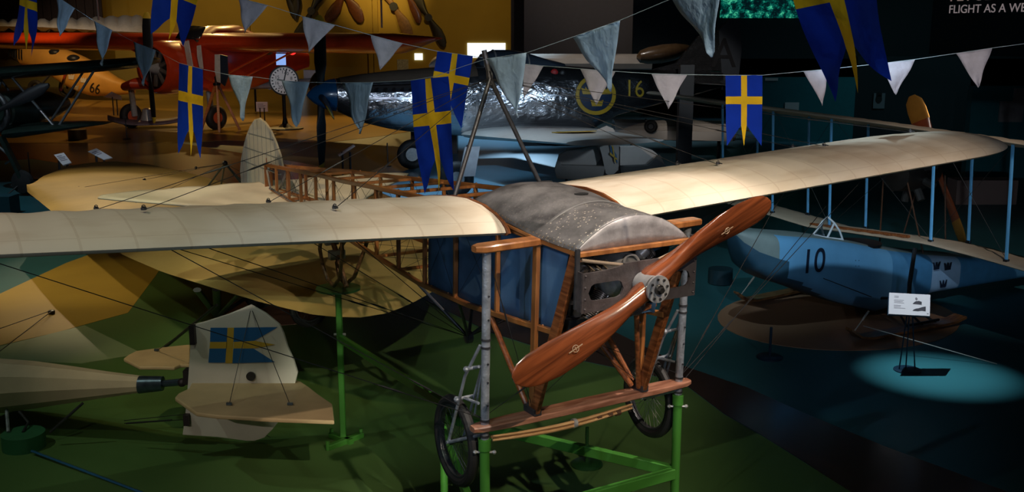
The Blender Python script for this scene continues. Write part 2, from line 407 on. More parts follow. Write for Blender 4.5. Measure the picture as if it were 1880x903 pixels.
fm = mat('scratched_grey_sheet', (.34, .32, .32), .42, .2, var=.3, scale=9, bump=.2, bscale=30)
a = arc(.412, 1.165, 1.345, .425, 20); b = B()
b.grid([[Vector((.412, p.y, lerp(1.165, p.z, t))) for p in a] for t in (0, .33, .66, 1)]); b.build('cowl_front', fm, cowl, solid=.006)
b = B(); b.tube([Vector((-.02, p.y, p.z+.004)) for p in arc(0, 1.13, cint(0, 2)+.006, .455, 24)], .013, 8, flat=.7); b.build('cowl_rib', mat('grey_rib_metal', (.16, .155, .15), .4, .2), cowl)
B().bar((.43, -.43, 1.152), (.43, .43, 1.152), .03, .03).build('front_rail', fwood, bl, smooth=0)
for X, Y in ((-.72, .10), (-.19, .03)):
    B().disc((X, Y, cint(X, 1)+(cint(X, 2)-cint(X, 1))*(1-abs(Y/.43)**2.1)+.0045), (0, 0, 1), .052, .004, 24, oval=.62).build('filler_opening', mat('black_opening', (.002, .002, .002), .9, var=0), cowl)
b = B()      # rivets along cowl edges
for sg in (-1, 1):
    for i in range(34):
        X = lerp(-.85, .4, i/33); b.ball((X, sg*(cint(X, 3)-.012), cint(X, 1)+.018), .0035, 6)
b.build('rivets', brassm, cowl)
for sg in (-1, 1):
    B().bar((-.8, sg*.428, 1.205), (0, sg*.432, 1.163), .02, .02).build('cowl_edge_strip', fwood, cowl, smooth=0)
# --- undercarriage
for sg in (-1, 1):
    t = B().tube([(0, sg*.78, -.10), (0, sg*.78, .3), (0, sg*.78, 1.12)], .027, 14).build('landing_gear_tube', steel, bl)
    for z in (-.03, .2, .5, .55, .8, 1.0):
        pass
    for z in (.045, .52, .57, -.06): B().disc((0, sg*.78, z), (0, 0, 1), .031, .014, 14).build('clamp_collar', dsteel, t)
    for z in (.15, .3, .42, .7, .85): B().disc((.026, sg*(.78+.0), z), (1, 0, 0), .006, .02, 8).build('rivet', dsteel, t)
def plank(pts, w, h):
    b = B()
    rings = []
    for x, y, z, ww, hh in pts:
        e = .008
        rings.append([Vector((x+sx*(ww/2-(e if k else 0)), y, z+sz*(hh/2-(0 if k else e)))) for sx, sz, k in ((-1, -1, 1), (1, -1, 1), (1, -1, 0), (1, 1, 0), (1, 1, 1), (-1, 1, 1), (-1, 1, 0), (-1, -1, 0))])
    return b.loft(rings)
lb = plank([(0, -.87, .0, .06, .035), (0, -.82, .0, .10, .04), (0, -.6, 0, .12, .045), (0, 0, .0, .13, .045), (0, .6, 0, .12, .045), (0, .82, 0, .10, .04), (0, .87, 0, .06, .035)], 0, 0).build('lower_axle_board', wood('board_wood', (.20, .075, .04), (.40, .19, .12), 3, (12, 1.5, 12), rough=.4), bl)
for y0, y1 in ((-.87, -.37), (.40, .87)):
    plank([(0, y0, 1.145, .06, .038), (0, y0+.05*(1 if y0 < 0 else 1), 1.145, .11, .044), (0, y1-.02, 1.15, .10, .046), (0, y1, 1.15, .08, .04)], 0, 0).build('upper_crossbeam', fwood, bl)
b = B()       # bundled laminated leaf strip beneath the board
pts = [(.02, lerp(-.74, .35, i/16), -.075-.03*math.sin(PI*i/16)) for i in range(17)]
for dz, dx in ((0, 0), (.014, .012), (-.012, .014), (.002, -.012)):
    b.tube([(p[0]+dx, p[1], p[2]+dz) for p in pts], [.007+.005*math.sin(PI*i/16) for i in range(17)], 6)
strip = b.build('laminated_strip', wood('pale_strip_wood', (.42, .22, .09), (.62, .37, .17), 3, (12, 1, 12)), bl)
B().tube([(.025, -.13, -.104), (.025, -.105, -.104)], .031, 12).build('metal_band', alum, strip)
for y in (.06, .15, .22): B().tube([(.02, y, -.1), (.02, y+.035, -.099)], .0235, 10).build('binding', mat('brown_tape', (.08, .035, .015), .7), strip)
for sg in (-1, 1):
    y = sg*.43
    B().bar((.40, sg*.415, 1.13), (.02, y, .02), .036, .075, (1, 0, 0)).build('forward_diagonal_post', dwood, bl, smooth=0)
    B().bar((.0, y-.004*sg, 1.14), (0, y, .02), .03, .05, (1, 0, 0)).build('vertical_post', fwood, bl, smooth=0)
    B().tube([(-.62, sg*.405, .54), (-.05, y, .03)], .02, 10).build('rear_diagonal_post', dwood, bl)
    b = B(); b.box((0, y, .045), .13, .055, .04)
    for dx in (-.05, 0, .05): b.disc((dx, y, .068), (0, 0, 1), .008, .02, 8)
    b.build('foot_bracket', dsteel, bl)
    b = B()
    for i in range(7):
        t = .08+.12*i; p = Vector((.40, sg*.415, 1.13)).lerp(Vector((.02, y, .02)), t); b.ball(p+Vector((-.036, -.0, 0))+Vector((0, sg*.0, 0)), .009, 8)
        b.ball((0.0, y+sg*-.018, 1.05-.11*i), .007, 8)
    b.build('bolts', dsteel, bl)
# centre lower frame under the engine
B().bar((.12, .10, .60), (.12, .43, .66), .04, .03).build('engine_bed_rail', dwood, bl, smooth=0)
B().tube([(.12, .28, .62), (.03, .40, .05)], .017, 10).build('centre_strut', dwood, bl)
B().tube([(-.3, .1, .55), (-.02, .38, .05)], .02, 10).build('rear_diagonal_post', dwood, bl)
B().bar((.1, -.35, .48), (.1, .0, .52), .05, .03).build('engine_bed_rail', dwood, bl, smooth=0)
# wheels with trailing forks
for sg in (-1, 1):
    wc = Vector((-.34, sg*.80, -.22))
    wheel('wheel', bl, wc, (.06, 1, 0), .305, rubber, dsteel, alum if sg > 0 else dsteel, dsteel, .034, 32)
    b = B(); top = Vector((-.02, sg*.78, .53))
    for s2 in (-1, 1):
        off = Vector((0, s2*.055, 0)); elbow = Vector((-.14, sg*.79, .30))+off
        b.tube([top+off*.5, elbow, wc+off], .0105, 8)
        b.tube([Vector((-.0, sg*.78, -.05))+off*.4, wc+off], .0115, 8)
    b.tube([wc-Vector((0, .07, 0)), wc+Vector((0, .07, 0))], .012, 8)
    b.build('wheel_fork', steel, bl)
    b = B()
    for k, (zz, xx) in enumerate(((.36, -.10), (.12, -.22))):
        b.tube([(xx, sg*.79-.075, zz), (xx, sg*.79+.075, zz)], .012, 8)
        b.tube([(xx, sg*.79-.02, zz), (-.03, sg*.79-.02, zz+.03)], .010, 8)
        for s2 in (-1, 1): b.ball((xx, sg*.79+s2*.07, zz), .02, 8)
    b.tube([(-.06, sg*.79+.05, .50), (-.20, sg*.79+.05, .0)], .008, 6)
    b.build('shock_link', steel, bl)
# --- engine plate with two slots
pm = mat('dark_bronze_plate', (.10, .085, .085), .5, .5, var=.3, scale=10, bump=.2, bscale=40)
def plate():
    b = B(); x0, x1 = .485, .50; zb, zt = .815, 1.055
    # built from strips round two long slots
    def rect(y0, y1, z0, z1): b.slab([(x0, y0, z0), (x0, y1, z0), (x0, y1, z1), (x0, y0, z1)], (x1-x0, 0, 0))
    for sg in (-1, 1):
        rect(*sorted((sg*.43, sg*.385)), zb, zt)
        ya, yb = sorted((sg*.385, sg*.13)); zc = .935; hh = .052
        n = 14
        # top and bottom strips with rounded slot ends
        for side in (-1, 1):
            ze = zt if side > 0 else zb
            for i in range(n):
                t0, t1 = i/n, (i+1)/n
                def zs(t):
                    y = lerp(ya, yb, t); d = min(y-ya, yb-y)
                    return zc+side*(hh if d >= hh else math.sqrt(max(0, hh*hh-(hh-d)**2)))
                def ze_(t):
                    y = lerp(ya, yb, t)
                    return ze+(.035*math.exp(-(y/.18)**2) if side > 0 else 0)
                y0, y1 = lerp(ya, yb, t0), lerp(ya, yb, t1)
                b.slab([(x0, y0, zs(t0)), (x0, y1, zs(t1)), (x0, y1, ze_(t1)), (x0, y0, ze_(t0))], (x1-x0, 0, 0))
    rect(-.13, .13, zb+.0, zt+.03)
    for sg in (-1, 1):                       # folded edge flanges
        b.box((.47, sg*.43, .94), .05, .008, .24)
        for z in (.84, .9, .97, 1.04): b.ball((.503, sg*.41, z), .007, 8)
    return b.build('engine_mounting_plate', pm, bl, smooth=0)
plate()
for sg in (-1, 1):
    B().bar((.445, sg*.432, .83), (.445, sg*.432, 1.19), .018, .03, (0, 1, 0)).build('plate_bracket', dsteel, bl, smooth=0)
b = B(); b.tube([(.44, -.40, 1.12), (.47, .03, 1.035)], .011, 8); b.tube([(.44, .42, 1.13), (.47, .03, 1.035)], .011, 8)
b.build('v_brace', mat('pale_brown_tube', (.32, .24, .17), .4, .3), bl)
# --- radial engine
eng = B().lathe((.12, 0, .95), (1, 0, 0), [(0, .06), (.02, .13), (.08, .15), (.2, .15), (.26, .12), (.30, .075), (.40, .06)], 28).build('engine', mat('engine_crankcase', (.30, .29, .28), .38, .4, var=.3, scale=15), bl)
finm = mat('cylinder_fins', (.16, .13, .11), .35, .4, var=.3, scale=18)
for k in range(5):
    an = PI/2+2*PI*k/5; d = Vector((0, math.cos(an), math.sin(an))); base = Vector((.24, 0, .95))
    L_ = .21 if k == 0 else (.34 if k in (2, 3) else .30)
    pr = [(.13, .03), (.14, .042)]
    s = .15
    while s < L_-.02:
        pr += [(s, .042), (s+.001, .058), (s+.005, .058), (s+.006, .042)]; s += .012
    pr += [(L_-.015, .045), (L_, .04), (L_+.01, .015)]
    cy = B().lathe(base, d, pr, 18).build('cylinder', finm, eng)
    sidev = Vector((0, -math.sin(an), math.cos(an)))
    B().tube([base+d*.12+Vector((.06, 0, 0)), base+d*(L_-.01)+Vector((.045, 0, 0))], .005, 6).build('push_rod', alum, cy)
b = B()
for k in range(5):
    an = PI/2+2*PI*k/5+.35; d = Vector((0, math.cos(an), math.sin(an)))
    b.tube([Vector((.1, 0, .95))+d*.1, Vector((.12, 0, .95))+d*.2, Vector((.2, 0, .95))+d*.27], .016, 8)
b.build('intake_pipe', brassm, eng)
B().lathe((.15, -.20, 1.06), (.3, -.2, .6), [(0, .03), (.02, .045), (.08, .045), (.1, .03)], 14).build('magneto', alum, eng); B().lathe((.3, .12, 1.05), (.1, .6, .5), [(0, .02), (.02, .04), (.07, .04), (.09, .02)], 14).build('magneto', alum, eng)
B().torus((.40, .0, 1.04), (1, 0, .2), .06, .008, 24, 6).build('cam_ring', alum, eng)
b = B()
for i in range(7):
    y = -.33+.05*i; b.tube([(.2, y, 1.0+.03*math.sin(i*2)), (.3, y+.06, 1.06), (.36, y+.13, .98)], .005, 6)
b.build('ignition_lead', mat('braided_lead', (.16, .11, .06), .6), eng)
b = B(); b.box((.18, -.3, .66), .2, .12, .08); b.lathe((.25, -.3, .72), (0, 0, 1), [(0, .04), (.08, .05), (.1, .03)], 12); b.build('oil_pump', dsteel, eng)
# --- propeller
def propeller(parent, c, R, ang, m, w0=.115, hubr=.085, name='propeller'):
    c = Vector(c); pb = []
    prof = [(0, .60, .125), (.06, .56, .12), (.16, .47, .085), (.28, .60, .07), (.42, .80, .052), (.58, .96, .04), (.74, 1.02, .03), (.87, .93, .022), (.94, .74, .018), (.98, .48, .014), (1.0, .2, .008)]
    obj = B()
    for s in (-1, 1):
        rings = []
        for t, w, th in prof:
            r = t*R; W = w*w0; tw = math.radians(34)*math.exp(-t*2.2)+math.radians(5)
            if t < .1: tw = math.radians(12)+t*2
            u = Vector((0, math.cos(ang), math.sin(ang)))*s; v = Vector((0, -math.sin(ang), math.cos(ang)))*s
            # chord direction leans out of the disc plane by the blade angle
            ch = v*math.cos(tw)+Vector((1, 0, 0))*math.sin(tw); nn = ch.cross(u).normalized()
            cc = c+u*r+v*(.05*math.sin(PI*t)*R)
            rings.append([cc+ch*(W*math.cos(q))+nn*(th*(R/1.02)*math.sin(q)*(.5 if math.sin(q) < 0 else 1)) for q in [2*PI*k/20 for k in range(20)]])
        obj.loft(rings)
    return obj.build(name, m, parent, smooth=60)
pc = Vector((.585, 0, .95))
pr_ = propeller(bl, pc, 1.03, .4209, pwood, .108)
pr_['label'] = 'long two bladed varnished reddish brown wooden propeller'
hub = B().disc(pc+Vector((.074, 0, 0)), (1, 0, 0), .083, .014, 36); hub.disc(pc+Vector((-.02, 0, 0)), (1, 0, 0), .07, .12, 32)
hb = hub.build('propeller_hub', alum, pr_, smooth=40)
b = B()
for k in range(8):
    an = 2*PI*k/8+.2; b.disc(pc+Vector((.084, math.cos(an)*.062, math.sin(an)*.062)), (1, 0, 0), .008, .014, 6)
b.disc(pc+Vector((.088, 0, 0)), (1, 0, 0), .033, .02, 24, r2=.028); b.disc(pc+Vector((.105, 0, 0)), (1, 0, 0), .019, .025, 6)
b.build('hub_bolts', mat('hub_bolt_metal', (.12, .11, .10), .35, .9), hb)
em = mat('pale_decal', (.42, .28, .17), .4)
for s in (-1, 1):
    u = Vector((0, math.cos(.4209), math.sin(.4209)))*s; p = pc+u*.62
    b = B(); b.torus((0, 0, 0), (0, 0, 1), .02, .0025, 24, 6); b.bar((-.05, 0, 0), (.05, 0, 0), .006, .003); b.bar((0, -.012, 0), (0, .012, 0), .006, .003)
    o = b.build('maker_decal', em, pr_)
    t_ = .62; tw = math.radians(34)*math.exp(-t_*2.2)+math.radians(5); v = Vector((0, -math.sin(.4209), math.cos(.4209)))*s
    ch = v*math.cos(tw)+Vector((1, 0, 0))*math.sin(tw); nn = ch.cross(u).normalized()
    if nn.x < 0: nn = -nn
    o.matrix_local = basis(p+v*(.05*math.sin(PI*t_)*1.03)+nn*.0405, u, nn.cross(u))
# --- pylon on top
ap = Vector((-1.33, 0, 2.03))
for q in ((-1.16, -.40, 1.16), (-1.16, .40, 1.16)):
    B().tube([ap, q], .0165, 12).build('pylon_tube', dsteel, bl)
b = B(); b.tube([ap+Vector((.0, 0, -.05)), ap+Vector((-.02, 0, .05)), ap+Vector((-.04, -.03, .2))], .02, 8)
b.tube([ap+Vector((-.02, 0, .08)), ap+Vector((-.1, .0, .15))], .008, 6); b.torus(ap+Vector((0, 0, .02)), (0, 1, 0), .03, .007, 16, 6)
b.build('pylon_head', dsteel, bl)
low = Vector((-1.62, 0, -.01))
for q in ((-1.15, -.36, .5), (-1.15, .36, .5), (-2.05, -.32, .45), (-2.05, .32, .45)):
    B().tube([low, q], .013, 8).build('lower_pylon_tube', dsteel, bl)
B().lathe(low-Vector((0, .03, 0)), (0, 1, 0), [(0, .02), (.01, .05), (.05, .05), (.06, .02)], 14).build('lower_pylon_pulley', dsteel, bl)
AN = [(-1, -.6, 1.5), (-1, -1.55, 1.6), (-1, -.75, 2.58), (-1, -1.55, 2.7), (1, -.88, 1.83), (1, -1.45, 1.9), (1, -1.0, 3.15), (1, -1.5, 3.3), (1, -1.1, 4.4)]
for sg, X, Y in AN:
    p = Vector((X, sg*Y, wtop(sg, X, Y)+.004))
    wire(ap, p, .0024, buckle=.72)
    b = B(); b.disc(p+Vector((0, 0, .008)), (0, 0, 1), .016, .014, 12); b.torus(p+Vector((0, 0, .02)), (1, 0, 0), .009, .003, 14, 6); b.bar(p+Vector((-.02, 0, .016)), p+Vector((.045, 0, .012)), .012, .006)
    b.build('wire_anchor', dsteel, wl if sg < 0 else wr)
    q = Vector((X, sg*Y, wtop(sg, X, Y)-.09))
    if abs(X) < 1.2 or sg < 0: wire(low, q, .0028, buckle=.35)
# wires from landing gear to wings
for sg, X, Y in ((-1, -.55, 2.6), (-1, -.6, 3.6), (1, -.55, 2.3), (1, -.55, 3.3)):
    wire((0, sg*.80, .06), (X, sg*Y, wtop(sg, X, Y)-.11), .0028, buckle=.2)
wire((0, .84, .03), (-.7, 2.9, .95), .003); 
for sg in (-1, 1):
    wire((0, sg*.78, .07), (0, -sg*.40, .62), .0022, buckle=.25); wire((0, sg*.44, .07), (.05, -sg*.30, .62), .002, buckle=.5)
    wire((0, sg*.78, 1.12), (0, sg*.44, .08), .0024, buckle=.4)
# --- tail
tf = mat('tail_fabric', (.70, .60, .46), .7, var=.10, scale=3, bump=.15, bscale=200)
half = [(-3.7, .24), (-4.6, .30), (-5.2, .62), (-5.9, 1.25), (-6.35, 1.72), (-6.52, 1.84), (-6.66, 1.80), (-6.72, 1.5), (-6.74, .8), (-6.76, .05)]
b = B(); rows = []
xs = [-3.7, -4.0, -4.3, -4.7, -5.1, -5.4, -5.7, -6.0, -6.2, -6.4, -6.55, -6.66, -6.74]
hw_ = [(-3.7, .20), (-4.6, .30), (-5.2, .62), (-5.9, 1.25), (-6.35, 1.70), (-6.55, 1.86), (-6.66, 1.80), (-6.74, 1.5)]
hw_r = sorted(hw_)
for x in xs:
    h = interp(hw_r, x); r = []
    for k in range(33):
        y = -h+2*h*k/32; r.append(Vector((x, y, .405+.012*math.sin(k*1.15)*.5-.01*(x+5))))
    rows.append(r)
stab = b.grid(rows).build('horizontal_stabiliser', tf, bl, solid=.022, smooth=60); stab['label'] = 'cream triangular tailplane with laced seams'
b = B()
for sg in (-1, 1):
    pts = [Vector((X, sg*(hwd(X)+.02), .452)) for X in [lerp(-6.2, -3.9, i/60) for i in range(61)]]
    for i, p in enumerate(pts[:-1]): b.tube([p+Vector((0, -.015*(1 if i % 2 else -1), 0)), pts[i+1]+Vector((0, .015*(1 if i % 2 else -1), 0))], .005, 4)
b.build('lacing', mat('grey_cord', (.10, .11, .12), .8), stab)
rudm = mat('rudder_fabric', (.50, .49, .42), .6, var=.06, scale=3)
out = []
for k in range(25):
    t = PI*k/24; out.append(((-6.78+.62*math.cos(t)) if True else 0, .55+.62*math.sin(t)))
out = [(-6.40, .69), (-5.90, .735), (-5.97, .86), (-6.10, .98), (-6.26, 1.09), (-6.44, 1.16), (-6.64, 1.19), (-6.84, 1.15), (-7.02, 1.05), (-7.18, .92), (-7.32, .76), (-7.43, .6), (-7.49, .45), (-7.46, .30), (-6.44, .38)]
b = B().slab([(x, -.012, z) for x, z in out], (0, .024, 0)); rud = b.build('rudder', rudm, bl, smooth=0)
b = B()
for i in range(len(out)-1):
    b.tube([(out[i][0], 0, out[i][1]), (out[i+1][0], 0, out[i+1][1])], .012, 6)
b.build('rudder_edge', mat('pale_edge_wood', (.55, .45, .28), .5), rud)
b = B(); shade = mat('rudder_rib', (.22, .24, .23), .6)
def rtop(x): return interp(sorted([(p[0], p[1]) for p in out[2:14]]), x)
for i in range(9):
    x = -7.35+i*.155
    b.bar((x, 0, .34 if x < -6.5 else .73), (x, 0, rtop(x)-.01), .030, .012, (1, 0, 0))
for z0 in (.60, .78, .97):
    x1 = -6.3; b.bar((-7.40 if z0 < .7 else (-7.25 if z0 < .9 else -7.08), 0, z0+.0), (-6.0 if z0 < .7 else (-6.02 if z0 < .9 else -6.16), 0, z0+.03), .030, .014)
b.build('rudder_ribs', shade, rud)
B().tube([(-6.43, 0, .30), (-6.43, 0, .76)], .02, 10).build('rudder_post', dwood, bl)
for sg in (-1, 1):
    B().tube([(-6.2, sg*.05, .42), (-6.1, sg*.12, .67)], .012, 6).build('rudder_horn', alum, bl)
# --- tail skid: bent wooden hoops on disc
skm = wood('bent_cane', (.10, .045, .02), (.28, .14, .06), 5, (6, 6, 6))
SX = -4.34
for y in (-.13, .13):
    B().tube([(SX+.5, y*1.2, .43), (SX+.42, y*.9, .2), (SX+.24, y*.6, -.12), (SX+.05, y*.5, -.24), (SX-.12, y*.5, -.22), (SX-.22, y*.6, -.08), (SX-.18, y*.9, .1), (SX+.02, y*1.3, .32), (SX+.1, y*1.4, .44)], .02, 10).build('tail_skid_hoop', skm, bl)
B().tube([(SX-.35, 0, .42), (SX-.05, 0, .1), (SX+.22, 0, -.22)], [.024, .028, .026], 10).build('tail_skid_leg', skm, bl)
b = B(); b.box((SX-.02, 0, .06), .07, .16, .09); b.box((SX-.15, 0, .17), .05, .14, .07); b.build('skid_clamp', alum, bl)
# ---------------------------------------------------------------- green display stands
def up_world(p): return BF.m @ Vector(p)
st = thing('display_stand', 'green painted tube stand under the wheels and tail of the wooden monoplane', 'display stand', loc=(-.2, 8, 0))
sl = Vector((-.2, 8, 0))
def S(p): return Vector(p)-sl
FL_ = up_world((0, -.78, -.1)); FR = up_world((0, .78, -.1)); TS = up_world((SX, 0, -.29)); Qp = Vector((-.46, 8.1, 1.13))
for P in (FL_, FR):
    po = B().tube([S((P.x, P.y, .0)), S((P.x, P.y, P.z+.02))], .032, 16).build('post', greenp, st)
    b = B(); b.disc(S((P.x, P.y, P.z-.02)), (0, 0, 1), .040, .07, 16); b.build('collar', greenp, po)
    b = B(); b.tube([S((P.x-.06, P.y, P.z-.07)), S((P.x+.06, P.y, P.z-.07))], .008, 8); b.ball(S((P.x-.06, P.y, P.z-.07)), .014, 8); b.ball(S((P.x+.06, P.y, P.z-.07)), .014, 8); b.build('bolt', alum, po)
RL = Vector((-.56, 7.98, 0))
B().tube([S(RL), S((RL.x, RL.y, 1.15))], .032, 16).build('post', greenp, st)
tp = B().bar(S((TS.x, TS.y, 0)), S((TS.x, TS.y, TS.z-.02)), .06, .06, (1, 0, 0)).build('post', greenp, st, smooth=0)
B().disc(S((TS.x, TS.y, TS.z)), (0, 0, 1), .225, .022, 36, oval=1).build('tail_disc', mat('dark_green_disc', (.025, .075, .02), .4), st)
b = B(); b.bar(S((TS.x-.12, TS.y-.25, .03)), S((TS.x+.18, TS.y+.1, .03)), .06, .06); b.bar(S((TS.x-.15, TS.y+.1, .03)), S((TS.x+.1, TS.y-.1, .03)), .06, .06)
for dx, dy in ((-.12, -.25), (.17, .1), (-.14, .1)): b.disc(S((TS.x+dx, TS.y+dy, .05)), (0, 0, 1), .02, .1, 10)
b.build('foot', greenp, st, smooth=0)
B().bar(S((TS.x, TS.y, 1.12)), S(Qp), .05, .08).build('rail', greenp, st, smooth=0)
B().bar(S((RL.x, RL.y, 1.13)), S((FR.x, FR.y, 1.13)), .05, .08).build('rail', greenp, st, smooth=0)
B().bar(S((FL_.x, FL_.y, 1.12)), S((FR.x, FR.y, 1.12)), .05, .08).build('rail', greenp, st, smooth=0)
B().bar(S((FL_.x, FL_.y, 1.0)), S((RL.x, RL.y, 1.0)), .05, .08).build('rail', greenp, st, smooth=0)
B().tube([S((TS.x-.06, TS.y, 1.16)), S((TS.x+.06, TS.y, 1.16))], .014, 8).build('bolt', alum, tp)
# ---------------------------------------------------------------- the hall
def floormat(name, col, rough=.32, var=.12):
    m = mat(name, col, rough, var=var, scale=.5, bump=.04, bscale=1.2, spec=.3)
    return m
teal = floormat('teal_floor_paint', (.03, .135, .16), .45)
floor_ = B().grid([[(x, y, 0) for x in (-60, -20, 0, 20, 60)] for y in (-12, 5, 20, 40, 62, 86)]); struct(floor_, 'floor', teal)
def zone(pts, z, m, name='floor'):
    b = B(); P = [Vector((p[0], p[1], 0)) for p in pts]; b.slab(P, (0, 0, z)); return struct(b, name, m, smooth=0)
G = lambda u, v: fl(u, v)
path = floormat('dark_brown_walkway', (.045, .028, .024), .22)
# walkway that crosses the hall diagonally
e1 = [(20, 0.5), (4.61, 9.0)]
wk = [G(1850, 903), G(1620, 818), G(1483, 761), G(1373, 712), G(1255, 672), G(1130, 610), G(1030, 560), G(900, 480), G(800, 420), G(720, 350), G(640, 318), G(560, 300), (-14, 41), (-40, 47), (-40, 30), G(-100, 300), G(60, 292), G(230, 318), G(420, 380), G(560, 440), G(720, 520), G(900, 610), G(1060, 660), G(1250, 700), G(1330, 760), G(1400, 800), G(1480, 850), G(1560, 903), (4.3, 4.5), (9, 2), (12, 4)]
zone(wk, .004, path)
greenf = floormat('green_floor_paint', (.078, .155, .045), .5)
zone([(3.2, 8.85), (4.2, 4), (2, -6), (-20, -6), (-20, 18), G(0, 560), G(150, 500), G(330, 470), G(560, 455), G(720, 522), G(900, 612), G(1060, 662), G(1250, 702), G(1330, 762), G(1400, 802), G(1480, 852)], .006, greenf)
yel = floormat('yellow_floor_zone', (.42, .28, .045), .5)  # yellow zone laid over the green floor at left
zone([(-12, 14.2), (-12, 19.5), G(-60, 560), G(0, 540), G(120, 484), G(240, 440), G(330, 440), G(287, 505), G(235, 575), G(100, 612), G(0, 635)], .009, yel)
pale = floormat('painted_light_pool_floor', (.24, .32, .17), .5)  # pool of light on the green floor, painted in as a paler zone
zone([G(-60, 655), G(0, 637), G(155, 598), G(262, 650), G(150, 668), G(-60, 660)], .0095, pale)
zone([G(390+95*math.cos(t)+115, 582+26*math.sin(t)-10) for t in [2*PI*k/32 for k in range(32)]], .011, floormat('faded_red_floor_disc', (.30, .14, .10), .6))
# tan island under the flying boat
zone([G(1540+222*math.cos(t)+20*math.sin(t), 588+56*math.sin(t)) for t in [2*PI*k/40 for k in range(40)]], .008, floormat('tan_floor_disc', (.34, .20, .12), .6))
# warm yellow island at the back left
zone([(-55, 79.7), (-55, 44), (-24, 39.5), G(330, 262), G(420, 258), G(600, 262), G(700, 250), (-3.5, 46), (-1, 79.7)], .010, floormat('ochre_floor_paint', (.36, .22, .06), .28))
bluef = floormat('pale_blue_floor_paint', (.16, .34, .46), .38)
zone([G(640, 330), G(720, 300), (-3.4, 45), (-1, 52), (12, 52), (12, 38), (3.4, 29.5), (1.5, 20), G(860, 420)], .0105, bluef)
# walls
ywall = mat('ochre_wall', (.50, .32, .045), .7, var=.05, scale=.6)
blackw = mat('black_wall', (.012, .013, .015), .85, var=0)
greyw = mat('taupe_wall', (.13, .11, .105), .8, var=.04)
YB = 80
b = B(); b.box((-30, YB+.25, 7), 60.6, .5, 14); struct(b, 'wall_back', ywall, smooth=0)
b = B(); b.box((31, YB+.25, 7), 60, .5, 14); struct(b, 'wall_back', blackw, smooth=0)
for x in (-60.3, 60.3):
    b = B(); b.box((x, 36, 7), .6, 98, 14); struct(b, 'wall_left' if x < 0 else 'wall_right', blackw, smooth=0)
b = B(); b.box((0, -12.3, 7), 120, .6, 14); struct(b, 'wall_front', blackw, smooth=0)
b = B(); b.box((0, 36, 14.2), 121, 98, .4); struct(b, 'ceiling', blackw, smooth=0)
# dark slatted wall at far left, pilasters on the ochre wall
b = B(); p0 = at(-200, 40, 74).x; p1 = at(188, 40, 74).x
b.box(((p0+p1)/2, 74, 9.1), p1-p0, .2, 9.7)
for i in range(26): b.box((lerp(p0, p1, i/25), 73.83, 9.1), .22, .16, 9.7)
struct(b, 'trim_1', mat('brown_slats', (.055, .032, .022), .7), smooth=0)
k = 2
for u in (455, 680, 690):
    x = at(u, 40, YB).x; b = B(); b.box((x, YB-.12, 7), .35, .24, 14); struct(b, 'trim_%d' % k, ywall, smooth=0); k += 1
x0, x1 = at(938, 50, 54).x, at(962, 50, 54).x
b = B(); b.box(((x0+x1)/2, 54, 7), x1-x0, .9, 14); struct(b, 'trim_%d' % k, mat('dark_brown_column', (.03, .02, .014), .7), smooth=0); k += 1
x0, x1 = at(962, 50, 52).x, at(1200, 50, 52).x
b = B(); b.box(((x0+x1)/2, 52, 8.2), x1-x0, .3, 11.6); struct(b, 'wall_right', greyw, smooth=0)
# teal recess behind flying boat
x0, x1 = at(1395, 190, 40).x, at(1570, 190, 40).x; z0, z1 = 0.0, at(1480, 142, 40).z
tw_ = mat('teal_wall', (.012, .16, .19), .7, var=.05)
b = B(); b.box(((x0+x1)/2, 40.2, (z0+z1)/2), x1-x0, .3, z1-z0); struct(b, 'wall_right', tw_, smooth=0)
x0, x1 = at(1785, 190, 30).x, at(1960, 190, 30).x; z1 = at(1850, 158, 30).z
b = B(); b.box(((x0+x1)/2, 30.2, z1/2), x1-x0, .3, z1); struct(b, 'wall_right', tw_, smooth=0)
black2 = mat('black_fascia', (.008, .016, .02), .8, var=0)
x0, x1 = at(1205, 100, 46).x, at(1760, 100, 46).x; z0 = at(1500, 108, 46).z
b = B(); b.box(((x0+x1)/2+6, 46.4, (z0+14)/2), x1-x0+14, .3, 14-z0); struct(b, 'wall_right', black2, smooth=0)
xa, xb = at(1570, 190, 40).x, at(1780, 190, 40).x; zz_ = at(1500, 104, 40).z
b = B(); b.box(((xa+xb)/2, 40.2, zz_/2), xb-xa, .3, zz_); struct(b, 'wall_right', black2, smooth=0)
# text wall facing left
tA = at(1742, 20, 34); tB = at(1885, 27, 31)
dx = Vector((tB.x-tA.x, tB.y-tA.y, 0)).normalized(); nrm = Vector((dx.y, -dx.x, 0))
pc_ = (tA+tB)/2; b = B(); a0 = Vector((tA.x, tA.y, 0))-dx*.75; a1 = a0+dx*9
zlo = at(1742, 100, 34).z
b.slab([(a0.x, a0.y, zlo), (a1.x, a1.y, zlo), (a1.x, a1.y, 13), (a0.x, a0.y, 13)], -nrm*.25)
sgn = b.build('wall_panel', mat('dark_teal_panel', (.006, .035, .045), .7, var=0), None, smooth=0); tag(sgn, 'dark teal wall panel at top right with white lettering about flight', 'wall panel')
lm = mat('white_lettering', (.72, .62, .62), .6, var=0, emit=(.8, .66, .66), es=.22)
bt = Vector((0, 0, 1)); h = abs(at(1742, 10.5, 34).z-at(1742, 25.5, 34).z)
mid = Vector((tA.x, tA.y, at(1742, 18, 34).z))+nrm*.012
text('FLIGHT AS A WEAPON', h*1.42, lm, 'lettering', sgn, .004, basis(mid, dx, bt), 'LEFT', 1.17)
big = Vector((tA.x, tA.y, at(1744, -9, 34).z))+nrm*.012
text('FLYGET', h*2.5, mat('pink_lettering', (.70, .5, .48), .6, var=0, emit=(.8, .55, .52), es=.22), 'lettering', sgn, .004, basis(big, dx, bt), 'LEFT', 1.0)
